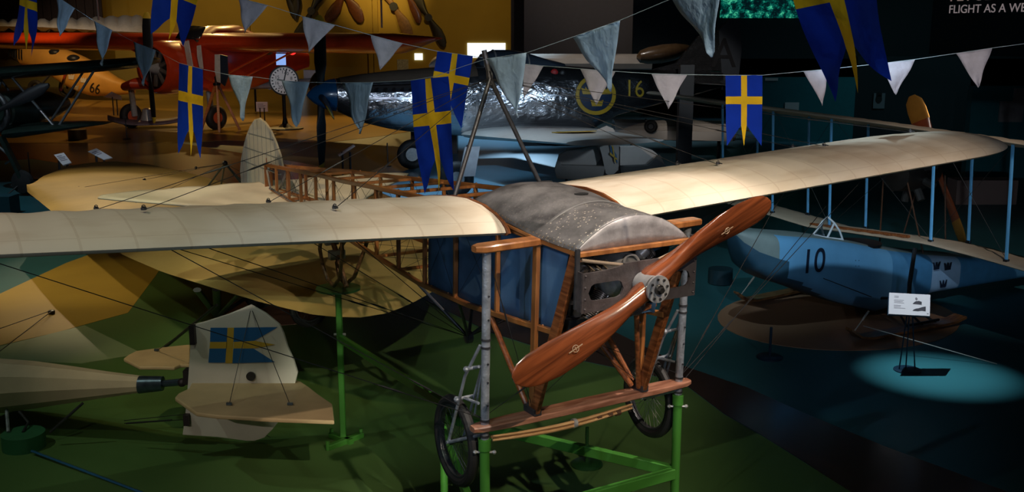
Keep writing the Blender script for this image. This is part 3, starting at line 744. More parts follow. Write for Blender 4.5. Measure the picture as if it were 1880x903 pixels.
# big screen showing leaves
def screenmat():
    m = bpy.data.materials.new('lit_screen'); m.use_nodes = True; nt = m.node_tree; N = nt.nodes; L = nt.links; b_ = N['Principled BSDF']
    tc = N.new('ShaderNodeTexCoord'); v = N.new('ShaderNodeTexNoise'); v.inputs['Scale'].default_value = 3.2; v.inputs['Detail'].default_value = 7; v.inputs['Roughness'].default_value = .8
    cr = N.new('ShaderNodeValToRGB'); E = cr.color_ramp.elements; E[0].position = .47; E[0].color = (0, .006, .008, 1); E[1].position = .66; E[1].color = (.1, .75, .38, 1)
    e = E.new(.56); e.color = (.0, .12, .09, 1)
    L.new(tc.outputs['Object'], v.inputs['Vector']); L.new(v.outputs['Fac'], cr.inputs['Fac']); L.new(cr.outputs['Color'], b_.inputs['Emission Color']); b_.inputs['Emission Strength'].default_value = 1.0
    b_.inputs['Base Color'].default_value = (0, 0, 0, 1); return m
q0, q1 = at(1322, 33, 46.20), at(1476, 33, 46.20)
b = B(); b.box(((q0.x+q1.x)/2, 46.20, q0.z+1.3), q1.x-q0.x, .06, 2.6)
scn = b.build('display_screen', screenmat(), None, smooth=0); tag(scn, 'large hanging screen showing bright green leaves at top right', 'screen')
# lit white screens on the back wall
lit = mat('lit_white_panel', (.8, .85, .9), .5, var=0, emit=(.75, .88, 1), es=1.6)
def panel(u0, v0, u1, v1, Y, m, name, label, cat, th=.06, group=None):
    a, c = at(u0, v0, Y), at(u1, v1, Y); b = B(); b.box(((a.x+c.x)/2, Y, (a.z+c.z)/2), abs(c.x-a.x), th, abs(a.z-c.z)); o = b.build(name, m, None, smooth=0); return tag(o, label, cat, group)
panel(858, 79, 928, 106, 79.96, lit, 'light_panel', 'glowing white panel on the ochre wall right of centre', 'light panel')
panel(535, 109, 558, 118, 79.96, lit, 'light_panel', 'small glowing white panel on the wall just right of the clock', 'light panel')
panel(761, 98, 776, 110, 79.96, lit, 'light_panel', 'tiny glowing white panel on the wall left of the large glowing one', 'light panel')
panel(729, 109, 750, 128, 79.96, mat('pale_poster', (.4, .38, .36), .6, var=.3, scale=9), 'poster', 'small pale poster on the ochre wall above the silver fighter', 'poster')
panel(1405, 143, 1428, 148, 40.02, mat('dim_light', (.7, .7, .7), .5, var=0), 'wall_lamp', 'small pale lamp strip at the top of the teal wall', 'lamp')
panel(1441, 188, 1466, 204, 40.02, mat('white_card', (.75, .68, .7), .6, var=0), 'information_sign', 'small white sign on the teal wall behind the flying boat', 'sign')
panel(1604, 171, 1623, 199, 40.02, mat('grey_notice', (.16, .17, .19), .6, var=0), 'notice', 'small grey notice with a dark hand symbol on black wall', 'notice')
n_ = bpy.data.objects['notice']
def hand_mark():
    c = at(1613.5, 182, 39.98); b = B(); b.disc(c, (0, 1, 0), .12, .03, 16, oval=1.3)
    for i in range(4): b.box(c+Vector((-.08+.055*i, 0, .16+.02*(i in (1, 2)))), .04, .03, .16)
    o = b.build('hand_symbol', mat('black_mark', (.01, .01, .01), .6, var=0), n_)
hand_mark()
pf = mat('grey_photograph', (.28, .25, .26), .6, var=.7, scale=1.6)
panel(1836, 186, 1876, 224, 30.02, pf, 'photo_print', 'grey landscape photograph hung lower on teal wall at right edge', 'picture')
panel(1862, 162, 1895, 200, 30.03, mat('grey_photograph_b', (.33, .27, .28), .6, var=.5, scale=2), 'photo_print', 'pale photograph at the right edge behind the lower grey one', 'picture')
# rod hanging the red wing
for u, v0, v1, Y, lab in ((701, -40, 51, 47, 'thin pale hanging rod above the red wing tip'), (181, -40, 37, 49, 'thin hanging rod above the silver wing at left')):
    a, c = at(u, v1, Y), at(u, v1, Y); c.z = 14
    tag(B().tube([a, c], .045, 8).build('suspension_rod', mat('pale_rod', (.6, .5, .4), .5, var=0), None), lab, 'rod')
# wooden propellers mounted on the ochre wall
def wallprop(u, v, w, L, ang, m, lab, half=False):
    c = at(u, v, YB-.3); w *= 1.4; L *= 1.4; t = thing('wall_propeller', lab, 'propeller', loc=c, group='propellers on the ochre wall')
    for s in ((1,) if half else (-1, 1)):
        rings = []
        for f, ww, th in ((0, .5, .12), (.1, .45, .12), (.25, .6, .09), (.5, 1, .06), (.75, 1, .04), (.92, .75, .03), (1, .25, .02)):
            d = Vector((math.cos(ang), 0, math.sin(ang)))*s; pv = Vector((-math.sin(ang), 0, math.cos(ang)))*s
            rings.append([d*(f*L)+pv*(w*ww*math.cos(q)+.06*L*math.sin(PI*f)*.6)+Vector((0, th*math.sin(q), 0)) for q in [2*PI*k/12 for k in range(12)]])
        B().loft(rings).build('blade', m, t)
    B().disc((0, -.1, 0), (0, 1, 0), w*.75, .16, 18).build('hub', dsteel, t)
dk = mat('dark_prop', (.03, .024, .02), .4, var=.2); br = mat('brown_prop', (.16, .05, .018), .35, var=.2, coat=.4); tn = mat('tan_prop', (.33, .17, .07), .4, var=.2)
wallprop(572, 20, .28, 1.85, math.radians(57), dk, 'black two bladed propeller on the ochre wall, tip hidden by a pennant')
wallprop(631, -12, .30, 1.75, math.radians(-124), br, 'brown propeller hung in a vee, left of the brightest wall patch', True)
wallprop(631, -12, .30, 1.75, math.radians(-58), br, 'brown propeller blade with shiny tip pointing down right', True)
wallprop(723, 12, .30, 1.9, math.radians(-63), tn, 'tan and red two bladed propeller on the wall above the red wing')
wallprop(745, -14, .24, 1.75, math.radians(-66), br, 'slim brown propeller blade right of the tan one on the wall', True)
wallprop(787, 32, .26, 1.75, math.radians(-62), dk, 'black two bladed propeller at the right end of the wall row')
wallprop(520, -20, .18, 1.7, math.radians(-70), dk, 'thin dark propeller blade pointing down right, leftmost of the wall row', True)
wallprop(545, -20, .24, 1.5, math.radians(-100), dk, 'dark broad propeller blade pointing straight down from the ceiling', True)
# ---------------------------------------------------------------- silver fighter with yellow 16
pf0 = Vector((-5.7, 29.3)); pd = Vector((.956, .293)).normalized()
PF = Frame((pf0.x, pf0.y, 0), math.atan2(pd.y, pd.x))       # X runs nose to tail, -Y is the side facing us
def silvermat():
    m = bpy.data.materials.new('polished_aluminium_skin'); m.use_nodes = True; nt = m.node_tree; N = nt.nodes; L = nt.links; b = N['Principled BSDF']
    b.inputs['Base Color'].default_value = (.34, .35, .38, 1); b.inputs['Metallic'].default_value = .95; b.inputs['Roughness'].default_value = .2
    tc = N.new('ShaderNodeTexCoord'); mp = N.new('ShaderNodeMapping'); mp.inputs['Scale'].default_value = (1, 1, 1.6)
    n = N.new('ShaderNodeTexNoise'); n.inputs['Scale'].default_value = 1.5; n.inputs['Detail'].default_value = 4; n.inputs['Roughness'].default_value = .55
    br = N.new('ShaderNodeTexBrick'); br.inputs['Scale'].default_value = .32; br.inputs['Mortar Size'].default_value = .012; br.inputs['Color1'].default_value = (1, 1, 1, 1); br.inputs['Color2'].default_value = (.85, .85, .85, 1); br.inputs['Mortar'].default_value = (.2, .2, .2, 1)
    mp2 = N.new('ShaderNodeMapping'); mp2.inputs['Rotation'].default_value = (PI/2, 0, 0)
    mx = N.new('ShaderNodeMath'); mx.operation = 'MULTIPLY'
    L.new(tc.outputs['Object'], mp.inputs['Vector']); L.new(mp.outputs['Vector'], n.inputs['Vector'])
    L.new(tc.outputs['Object'], mp2.inputs['Vector']); L.new(mp2.outputs['Vector'], br.inputs['Vector'])
    L.new(n.outputs['Fac'], mx.inputs[0]); L.new(br.outputs['Color'], mx.inputs[1])
    bp = N.new('ShaderNodeBump'); bp.inputs['Strength'].default_value = .8; bp.inputs['Distance'].default_value = .10
    L.new(mx.outputs[0], bp.inputs['Height']); L.new(bp.outputs['Normal'], b.inputs['Normal']); return m
silver = silvermat()
p51 = thing('fighter_plane', 'shiny silver propeller fighter with blue nose, yellow 16 and three crowns roundel', 'airplane', PF)
TOP = [(617, 144), (660, 137), (720, 130), (800, 124), (862, 118), (880, 115), (1000, 117), (1060, 122), (1120, 126), (1200, 128), (1270, 128), (1325, 132)]
BOT = [(617, 204), (660, 224), (720, 238), (790, 246), (860, 250), (950, 252), (1020, 252), (1072, 244), (1130, 212), (1190, 196), (1270, 176), (1325, 160)]
def px(tab, u): return interp(tab, u)
rings = []
for i in range(45):
    u = lerp(617, 1325, i/44); a = PF.inv(u, px(TOP, u), 1, 0); c = PF.inv(u, px(BOT, u), 1, 0)
    x = (a.x+c.x)/2; zt, zb = PF.inv(u, px(TOP, u), 1, 0).z, PF.inv(u, px(BOT, u), 1, 0).z
    hh = (zt-zb)/2; hw = min(hh*.8, .72)*(1 if u < 1000 else lerp(1, .62, (u-1000)/325))
    rings.append(sell((x, 0, (zt+zb)/2), (0, 1, 0), (0, 0, 1), hw, hh, 28, 2.4))
fus = B().loft(rings).build('fuselage', silver, p51, smooth=60)
def hwx(x):                    # half width of the body at local x
    return 0
# olive anti glare panel
rows = []
for i in range(14):
    u = lerp(622, 868, i/13); a = PF.inv(u, px(TOP, u), 1, 0); zb = PF.inv(u, px(BOT, u), 1, 0).z; hh = (a.z-zb)/2; hw = min(hh*.8, .72)
    rows.append([p+Vector((0, 0, .012)) for p in sell((a.x, 0, (a.z+zb)/2), (0, 1.0, 0), (0, 0, 1), hw+.01, hh, 28, 2.4)[3:12]])
B().grid(rows).build('anti_glare_panel', mat('brown_olive_paint', (.10, .07, .05), .5), fus)
sp0 = PF.inv(614, 174, 1, 0); tip = PF.inv(562, 186, 1, 0)
zc = PF.inv(617, 174, 1, 0).z; R0 = (PF.inv(617, 144, 1, 0).z-PF.inv(617, 204, 1, 0).z)/2
Ls = sp0.x-tip.x
bluesp = mat('blue_spinner_paint', (.01, .09, .24), .3, var=.05, coat=.5)
B().lathe((sp0.x+.02, 0, zc), (-1, 0, 0), [(0, R0), (Ls*.25, R0*.93), (Ls*.5, R0*.76), (Ls*.75, R0*.5), (Ls*.93, R0*.2), (Ls, .01)], 30).build('spinner', bluesp, p51)
blk = mat('black_blade', (.012, .012, .013), .45, var=0); yt = mat('yellow_tip', (.75, .50, .04), .5, var=0)
hubp = Vector((sp0.x-.38, 0, zc))
for k in range(4):
    an = math.radians(100+90*k); d = Vector((0, math.cos(an), math.sin(an))); s_ = Vector((0, -math.sin(an), math.cos(an)))
    L_ = 2.22; rings = []
    for f, w, th in ((.1, .10, .10), (.25, .13, .08), (.4, .22, .05), (.7, .25, .035), (.9, .23, .025)):
        tw = math.radians(55-30*f); ch = s_*math.cos(tw)+Vector((1, 0, 0))*math.sin(tw); nn = ch.cross(d)
        rings.append([hubp+d*(f*L_)+ch*w*math.cos(q)+nn*th*math.sin(q) for q in [2*PI*j/14 for j in range(14)]])
    bl_ = B().loft(rings).build('propeller_blade', blk, p51)
    rings2 = [rings[-1]]
    for f, w, th in ((.96, .19, .022), (1.0, .08, .012)):
        rings2.append([hubp+d*(f*L_)+ch*w*math.cos(q)+nn*th*math.sin(q) for q in [2*PI*j/14 for j in range(14)]])
    B().loft(rings2).build('blade_tip', yt, bl_)
# canopy
def sd(u, v): return PF.inv(u, v, 1, 0)
glass = mat('canopy_glass', (.05, .07, .1), .05, var=0, spec=.9, coat=1)
rings = []
for u, v, w in ((872, 114, .12), (884, 100, .36), (905, 92, .42), (935, 92, .42), (965, 97, .38), (1000, 108, .3), (1035, 117, .15)):
    a = sd(u, v); zb = sd(u, 122).z; rings.append([Vector((a.x, w*math.cos(t)*1.0, zb+(a.z-zb)*math.sin(t))) for t in [PI*k/12 for k in range(13)]])
can = B().grid(rings).build('canopy', glass, p51, solid=.02)
for r in (rings[1], rings[2], rings[4]):
    B().tube(r, .028, 6).build('canopy_frame', alum, can)
B().tube([rings[i][4] for i in range(7)], .022, 6).build('canopy_frame', alum, can)
# wings
wmz = sd(950, 238).z
cw_ = mat('matt_grey_wing', (.52, .47, .42), .45, .3, var=.05)
def trap(name, m, parent, le0, te0, z0, y0, le1, te1, z1, y1, t0, t1, n=8):
    rows = []
    for i in range(n+1):
        t = i/n; le, te, z, y, th = lerp(le0, le1, t), lerp(te0, te1, t), lerp(z0, z1, t), lerp(y0, y1, t), lerp(t0, t1, t)
        if i == n: pass
        rows.append([Vector((lerp(le, te, .5-.5*math.cos(q)), y, z+th*math.sin(q)*(1-.35*(.5-.5*math.cos(q))))) for q in [2*PI*j/20 for j in range(20)]])
    return B().loft(rows).build(name, m, parent, smooth=50)
xw0 = sd(852, 238).x; xw1 = sd(1080, 238).x
wn = trap('wing', cw_, p51, xw0-.2, xw1+.2, wmz-.05, -.4, xw0+1.0, xw1-.3, wmz+.22, -6.0, .25, .10)
wf = trap('wing', cw_, p51, xw0-.2, xw1+.2, wmz-.05, .4, xw0+1.0, xw1-.3, wmz+.62, 6.2, .25, .08)
b = B(); cc = Vector((lerp(xw0+.4, xw1-.1, .5), -3.6, wmz+.09+.165)); b.disc(cc, (0, .1, 1), .6, .02, 32); rw = b.build('wing_roundel', mat('dull_yellow', (.55, .36, .06), .5, var=0), wn)
B().disc(cc+Vector((0, 0, .012)), (0, .1, 1), .48, .02, 32).build('roundel_centre', mat('grey_blue_disc', (.10, .16, .24), .5, var=0), rw)
# tail
finp = [(1196, 128), (1240, 116), (1272, 78), (1282, 66), (1318, 58), (1328, 130)]
b = B().slab([Vector((sd(u, v).x, -.05, sd(u, v).z)) for u, v in finp], (0, .1, 0)); b.build('fin', silver, p51, smooth=0)
dgp = mat('dark_grey_rudder', (.04, .048, .06), .55, var=.05)
rp = [(1318, 56), (1338, 34), (1356, 36), (1360, 90), (1352, 168), (1326, 165)]
rd_ = B().slab([Vector((sd(u, v).x, -.06, sd(u, v).z)) for u, v in rp], (0, .12, 0)).build('rudder', dgp, p51, smooth=0)
tm_ = basis(Vector((sd(1327, 100).x, -.075, sd(1327, 100).z)), (1, 0, 0), (0, 0, 1))
text('A', 1.3, mat('black_letter', (.008, .008, .01), .6, var=0), 'lettering', rd_, .005, tm_)
trap('tailplane', silver, p51, sd(1240, 150).x, sd(1320, 150).x, sd(1280, 148).z, -.2, sd(1262, 150).x, sd(1315, 150).x, sd(1280, 148).z, -2.6, .09, .04)
trap('tailplane', silver, p51, sd(1240, 150).x, sd(1320, 150).x, sd(1280, 148).z, .2, sd(1262, 150).x, sd(1315, 150).x, sd(1280, 148).z, 2.6, .09, .04)
# roundel and number on the flank, exhaust
def flank(u, v):
    # point on the visible body side under pixel (u,v)
    i = (u-617)/708*44; a = sd(u, px(TOP, u)); zb = sd(u, px(BOT, u)).z; hh = (a.z-zb)/2; hw = min(hh*.8, .72)*(1 if u < 1000 else lerp(1, .62, (u-1000)/325)); zc_ = (a.z+zb)/2
    p = PF.inv(u, v, 1, -hw)
    k_ = max(-.97, min(.97, (p.z-zc_)/hh)); y = -hw*(1-abs(k_)**2.4)**(1/2.4)
    return Vector((p.x, y-.012, p.z))
def decal(poly_uv, m, name, parent, off=0.0):
    # thin skin patch following the body (fan)
    cu_ = sum(p[0] for p in poly_uv)/len(poly_uv); cv_ = sum(p[1] for p in poly_uv)/len(poly_uv)
    rows = []
    for s in (0.001, .35, .7, 1):
        rows.append([flank(cu_+(u-cu_)*s, cv_+(v-cv_)*s)+Vector((0, -off, 0)) for u, v in poly_uv+[poly_uv[0]]])
    return B().grid(rows).build(name, m, parent, smooth=60)
circ = lambda u, v, r, n=36, e=1.0: [(u+r*e*math.cos(2*PI*k/n), v+r*math.sin(2*PI*k/n)) for k in range(n)]
ye = mat('yellow_marking', (.62, .40, .03), .45, var=.06); nb = mat('navy_marking', (.012, .035, .09), .45, var=.1)
ft_ = tree(fus)
rnd = skinpatch(ft_, PF, circ(1094, 174, 37), ye, 'roundel', fus, .02)
skinpatch(ft_, PF, circ(1094, 174, 30), nb, 'roundel_centre', rnd, .045)
for cu_, cv_ in ((1079, 166), (1113, 166), (1096, 188)):
    b = []
    for pu, pv in ((-9, 7), (9, 7), (12, -5), (5, 1), (4, -7), (0, 0), (-4, -7), (-5, 1), (-12, -5)): b.append((cu_+pu, cv_+pv))
    skinpatch(ft_, PF, b, ye, 'crown_emblem', rnd, .07)
n16 = text('16', 1, ye, 'number_marking', fus, .002, None, 'CENTER', .85); skintext(ft_, PF, n16, (1165, 44, 0), (164, 2, -44), .04)
p = flank(710, 163); b = B(); b.tube([p+Vector((-.7, -.02, 0)), p+Vector((.75, -.04, .02))], .11, 8)
for i in range(6): b.tube([p+Vector((-.6+i*.24, -.06, .0)), p+Vector((-.5+i*.24, -.14, -.03))], .06, 8)
b.build('exhaust', mat('sooty_metal', (.02, .015, .015), .6, .5, var=.2), fus)
b = B(); b.ball(flank(1022, 134), .12, 10, sc=(1, .3, 1)); b.build('red_mark', mat('red_mark', (.5, .02, .02), .5, var=0), fus)
B().ball(flank(1037, 135), .11, 10, sc=(1, .3, 1)).build('dark_port', blk, fus)
# gear
for u, v, lat, rr in ((757, 283, None, .52), (838, 336, None, .56)):
    g = fl(u, v+28 if u < 800 else 362); lc = PF.loc(g); rr_ = .47
    c = Vector((lc.x, lc.y, rr_)); t = B().torus(c, (0, 1, .05), rr_-.14, .14, 32, 12, wide=1.1).build('wheel', rubber, p51)
    B().disc(c, (0, 1, .05), rr_-.2, .12, 24).build('rim', alum, t)
    top = Vector((lc.x+.35, lc.y*1.0, wmz)); B().tube([c+Vector((0, .2, 0)), top], .07, 10).build('strut', dsteel, p51)
    if u > 800: B().slab([c+Vector((0, -.25, .1)), c+Vector((.42, -.25, .1)), top+Vector((.25, -.1, 0)), top+Vector((-.15, -.1, 0))], (0, -.05, 0)).build('gear_door', mat('grey_door', (.33, .33, .35), .5, .3), p51)
c = sd(985, 262); B().lathe((c.x-.9, -2.2, c.z+.3), (1, 0, 0), [(0, .02), (.2, .10), (.7, .17), (1.4, .16), (2.0, .08), (2.2, .02)], 18).build('drop_tank', mat('dark_tank', (.03, .035, .04), .4, .4), p51)
# ---------------------------------------------------------------- red high wing radial plane
RF = Frame((-14.6, 45.5, 0), math.atan2(.86, .5))   # X runs nose to tail, away and to the right
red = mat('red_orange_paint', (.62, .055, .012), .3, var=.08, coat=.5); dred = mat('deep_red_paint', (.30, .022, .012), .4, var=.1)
no = thing('high_wing_plane', 'red orange high wing plane with black radial engine cowl opening and yellow tipped propeller', 'airplane', RF)
def rs(u, v, lat=0): return RF.inv(u, v, 1, lat)
def lz(u, v, x=0): return RF.inv(u, v, 0, x)
c = lz(279, 125, -1.2)
cx_, cz_ = c.y, c.z
Rr = 1.12
B().lathe((-1.2, cx_, cz_), (1, 0, 0), [(0, Rr*.80), (.05, Rr*.9), (.2, Rr*.98), (.6, Rr*1.02), (1.5, Rr), (1.5, Rr*.9), (.1, Rr*.78), (.03, Rr*.76)], 36, cap=False).build('engine_cowling', red, no)
e_ = B().disc((-.75, cx_, cz_), (1, 0, 0), Rr*.8, .3, 30).build('engine', blk, no)
for k in range(9):
    an = 2*PI*k/9; B().tube([(-.95, cx_, cz_), (-.95, cx_+math.cos(an)*Rr*.7, cz_+math.sin(an)*Rr*.7)], .1, 8).build('cylinder', finm, e_)
B().lathe((-1.0, cx_, cz_), (-1, 0, 0), [(0, .28), (.25, .2), (.5, .1)], 14).build('propeller_hub', alum, no)
for an in (math.radians(92), math.radians(-92)):
    d = Vector((0, math.cos(an), math.sin(an))); s_ = Vector((.3, -math.sin(an), math.cos(an))).normalized()
    rings = [[Vector((-1.35, cx_, cz_))+d*r+s_*w*math.cos(q)+Vector((.05, 0, 0))*math.sin(q) for q in [2*PI*j/12 for j in range(12)]] for r, w in ((.05, .1), (.4, .13), (1, .24), (1.7, .24), (2.05, .2))]
    o = B().loft(rings).build('propeller_blade', blk, no)
    r2 = [[Vector((-1.35, cx_, cz_))+d*r+s_*w*math.cos(q)+Vector((.05, 0, 0))*math.sin(q) for q in [2*PI*j/12 for j in range(12)]] for r, w in ((2.05, .2), (2.25, .12), (2.3, .05))]
    B().loft(r2).build('blade_tip', yt, o)
# body
rings = []
for x, hw, hh, zc_ in ((-.1, 1.0, 1.05, cz_), (.8, .98, 1.15, cz_+.05), (2.0, .95, 1.45, cz_+.3), (3.6, .95, 1.5, cz_+.3), (4.8, .8, 1.2, cz_+.2), (6.4, .5, .75, cz_+.1), (8.6, .15, .35, cz_+.1)):
    rings.append(sell((x, cx_, zc_), (0, 1, 0), (0, 0, 1), hw, hh, 24, 3.2))
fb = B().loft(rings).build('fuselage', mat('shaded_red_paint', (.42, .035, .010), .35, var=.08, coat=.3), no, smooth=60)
gm = mat('cabin_glass', (.02, .02, .022), .15, var=0, spec=.8)
for sg in (-1, 1):
    for x0, x1 in ((1.3, 2.1), (2.3, 3.1), (3.3, 4.1)):
        B().slab([(x0, cx_+sg*.93, cz_+.75), (x1, cx_+sg*.93, cz_+.75), (x1, cx_+sg*.90, cz_+1.45), (x0+.1, cx_+sg*.90, cz_+1.45)], (0, sg*.05, 0)).build('cabin_window', gm, fb, smooth=0)
B().grid([[(.75, cx_-.75, cz_+1.05), (.75, cx_, cz_+1.1), (.75, cx_+.75, cz_+1.05)], [(1.25, cx_-.72, cz_+1.7), (1.25, cx_, cz_+1.75), (1.25, cx_+.72, cz_+1.7)]]).build('windscreen', gm, fb, solid=.05)
# wing: long slab seen from the front; left and right tips traced
zl = lz(-60, 52, 1.4); zr = lz(786, 64, 1.4); zm = lz(330, 68, 1.4)
wm_rows = []
def wrow(y, z, le, te, th): return [Vector((lerp(le, te, .5-.5*math.cos(q)), y, z+th*math.sin(q)*(1-.3*(.5-.5*math.cos(q))))) for q in [2*PI*j/20 for j in range(20)]]
for t in [i/16 for i in range(17)]:
    y = lerp(zl.y, zr.y, t); z = interp([(zl.y, zl.z), (zm.y, zm.z), (zr.y, zr.z)], y)
    e = max(0, abs(t-.5)*2-.82)/.18; k_ = math.sqrt(max(0.004, 1-e**2.4))
    wm_rows.append(wrow(y, z-.22*k_, 1.9-1.15*k_, 2.3+1.2*k_, .46*k_+.02))
nw = B().loft(wm_rows).build('wing', red, no, smooth=50); 
for sg, yy in ((1, lerp(zm.y, zr.y, .62)),):
    z = interp([(zm.y, zm.z), (zr.y, zr.z)], yy)
    B().disc((2.0, yy, z-.24), (0, 0, 1), .95, .04, 32).build('wing_roundel', mat('olive_disc', (.08, .07, .03), .5), nw)
for sg in (-1, 1):
    ye_ = cx_+sg*5.2; zz = interp([(zl.y, zl.z), (zm.y, zm.z), (zr.y, zr.z)], ye_)-.2
    for x0 in (1.4, 3.0): B().tube([(x0, cx_+sg*.9, cz_-.6), (x0, ye_, zz)], .07, 8, flat=.6).build('wing_strut', red, no)
eb = B().slab([lz(432, 106, 4.2), lz(440, 106, 4.2), lz(441, 138, 4.2), lz(431, 138, 4.2)], (-.06, 0, 0)).build('crown_badge', nb, no, smooth=0)
B().slab([lz(433, 112, 4.1), lz(439, 112, 4.1), lz(438, 120, 4.1), lz(434, 120, 4.1)], (-.06, 0, 0)).build('badge_crown', ye, eb, smooth=0)
# undercarriage: stub legs, wheels
for u, v in ((242, 234), (398, 238)):
    g = RF.loc(fl(u, v)); sg = 1 if g.y > cx_ else -1
    c = Vector((g.x, g.y, .52)); w = B().torus(c, (.1, 1, 0), .36, .18, 30, 12).build('wheel', rubber, no)
    B().disc(c, (.1, 1, 0), .28, .26, 20).build('wheel_disc', mat('orange_disc', (.55, .09, .03), .5), w)
    k_ = Vector((g.x-.1, g.y-sg*.25, 1.75))
    b = B(); b.tube([c+Vector((0, -sg*.25, 0)), k_], .13, 10); b.build('leg', alum, no)
    B().loft([sell((.9, cx_+sg*.7, cz_-.75), (1, 0, 0), (0, 0, 1), .8, .3, 16), sell((k_.x, k_.y-sg*.5, 1.95), (1, 0, 0), (0, 0, 1), .5, .26, 16), sell((k_.x, k_.y+sg*.3, 1.8), (1, 0, 0), (0, 0, 1), .3, .2, 16)]).build('wheel_fairing', red, no)
# ski lying in front of it
g = fl(268, 234); 
sk = B(); rows = []
for i in range(15):
    t = i/14; x = lerp(-1.55, 1.9, t); hw = .75*math.sin(PI*min(1, .12+t*.88))**.5; z = .22+.25*(abs(t-.5)*2)**3
    rows.append([Vector((x, yy*hw, z+.16*(1-yy*yy)-.05)) for yy in (-1, -.5, 0, .5, 1)])
ski = sk.grid(rows).build('landing_ski', mat('dull_purple_grey_ski', (.14, .10, .12), .5, .2, var=.2), None, solid=.05); ski.location = g; ski.rotation_euler = (0, 0, .35)
tag(ski, 'broad grey ski on the ochre floor in front of the red plane', 'ski')
p = B().lathe((.1, 0, .25), (0, 0, 1), [(0, .36), (.3, .26), (.55, .2), (.6, .1)], 18).build('ski_pedestal', alum, ski)
# white skis/paddles standing beside the cabin
for u0, v0, u1, v1, lab in ((352, 75, 343, 122, 'narrow white board leaning beside the cabin windows, left one'), (371, 83, 364, 125, 'narrow white board leaning beside the cabin windows, right one')):
    pass
B().slab([lz(337, 78, -.3), lz(345, 74, -.3), lz(353, 121, -.3), lz(344, 121, -.3)], (.06, 0, 0)).build('white_door_edge', mat('white_stripe', (.6, .56, .52), .5, var=.1), no)
B().slab([lz(361, 84, -.1), lz(367, 83, -.1), lz(371, 118, -.1), lz(372, 126, -.1), lz(366, 124, -.1), lz(362, 104, -.1)], (.06, 0, 0)).build('white_door_edge', MC['white_stripe'], no)
B().slab([lz(394, 100, -.6), lz(404, 100, -.6), lz(405, 152, -.6), lz(398, 150, -.6), lz(394, 130, -.6)], (.06, 0, 0)).build('white_panel_edge', MC['white_stripe'], no)
B().slab([lz(404, 100, -.6), lz(416, 103, -.6), lz(418, 140, -.6), lz(412, 158, -.6), lz(405, 152, -.6)], (.06, 0, 0)).build('navy_panel', mat('navy_panel', (.02, .03, .05), .4, var=0), no)
# surveyor tripod
g = fl(403, 240); tr = thing('tripod', 'tall wooden tripod with small black head in front of the red plane', 'tripod', loc=g)
ht = at(403, 156, g.y).z
ow = wood('orange_tripod_wood', (.45, .14, .04), (.65, .25, .08), 3)
for a_ in (-75, 20, 170):
    d = Vector((math.cos(math.radians(a_)), math.sin(math.radians(a_)), 0))
    B().bar(d*.85, Vector((0, 0, ht))+d*.06, .11, .11).build('leg', ow, tr, smooth=0)
b = B(); b.disc((0, 0, ht+.04), (0, 0, 1), .16, .1, 16); b.tube([(-.03, 0, ht), (-.03, 0, ht+.3)], .06, 8); b.ball((0, 0, ht+.3), .1, 10); b.build('head', blk, tr)
# ---------------------------------------------------------------- platform clock
g = fl(524, 237); ck = thing('platform_clock', 'round station style clock on a black pole with white dial', 'clock', loc=g)
zt = at(524, 147, g.y).z; Rk = (at(500, 147, g.y)-at(550, 147, g.y)).length/2
b = B(); b.tube([(0, 0, .1), (0, 0, zt-Rk*.9)], .07, 12); b.build('pole', blk, ck)
B().lathe((0, 0, 0), (0, 0, 1), [(0, .78), (.06, .78), (.1, .3), (.25, .13), (.5, .08)], 28).build('base', blk, ck)
axk = Vector((.35, -1, -.05)).normalized()
hs = B().lathe(Vector((0, 0, zt))-axk*.3, axk, [(0, Rk*.75), (.1, Rk*1.0), (.5, Rk*1.08), (.56, Rk*1.08), (.56, Rk*.98), (.5, Rk*.95)], 40).build('case', blk, ck)
f0 = Vector((0, 0, zt))+axk*.235
dial = B().disc(f0, axk, Rk*.97, .04, 40).build('dial', mat('white_dial', (.72, .68, .66), .5, var=0, emit=(.7, .66, .66), es=.12), ck)
rt = Vector((0, 0, 1)).cross(-axk).normalized()*-1; rt = Vector((-axk.y, axk.x, 0)).normalized(); upk = rt.cross(-axk).normalized()
if upk.z < 0: upk = -upk
mk = B()
for k in range(24):
    an = 2*PI*k/24; d = rt*math.sin(an)+upk*math.cos(an)
    q = f0+axk*.03+d*Rk*.78; B().bar(q, q+d*Rk*.13, .045, .02, axk).build('hour_mark', blk, dial, smooth=0)
for k, s_ in enumerate(('12', '10', '8', '15', '16', '20', '22')):
    an = (0, -.0, 1.3, -1.1, -1.9, -2.6, 2.6)[k]; d = rt*math.sin(an)+upk*math.cos(an)
    rr_ = Rk*(.55 if k else .62)
    if k == 1: d = rt*.35+upk*.9
    text(s_, .2, blk, 'numeral', dial, .004, basis(f0+axk*.03+d*rr_, rt, upk))
B().bar(f0+axk*.04, f0+axk*.04+upk*.5+rt*.12, .05, .02, axk).build('clock_hand', blk, dial, smooth=0)
B().bar(f0+axk*.045, f0+axk*.045-rt*.3+upk*.05, .06, .02, axk).build('clock_hand', blk, dial, smooth=0)
# signal lamp cluster and small blue screen behind the clock
g2 = fl(522, 228); zz = at(522, 92, g2.y).z; sgp = thing('signal_lamp_post', 'black lamp post with three round lamps, the right one glowing red', 'signal lamp', loc=g2)
B().tube([(0, 0, 0), (0, 0, zz)], .06, 8).build('pole', blk, sgp)
B().ball((-.55, 0, zz), .22, 14).build('lamp', blk, sgp); B().ball((-.05, 0, zz), .2, 14).build('lamp', blk, sgp)
B().ball((.5, 0, zz-.02), .2, 14).build('red_lamp', mat('red_lamp', (.6, .02, .02), .3, var=0, emit=(1, .03, .03), es=1.2), sgp)
z3 = at(522, 109, g2.y).z; B().box((0, -.1, z3), .42, .1, .5).build('screen', mat('blue_screen', (.1, .2, .6), .3, var=0, emit=(.3, .5, 1), es=.8), sgp, smooth=0)
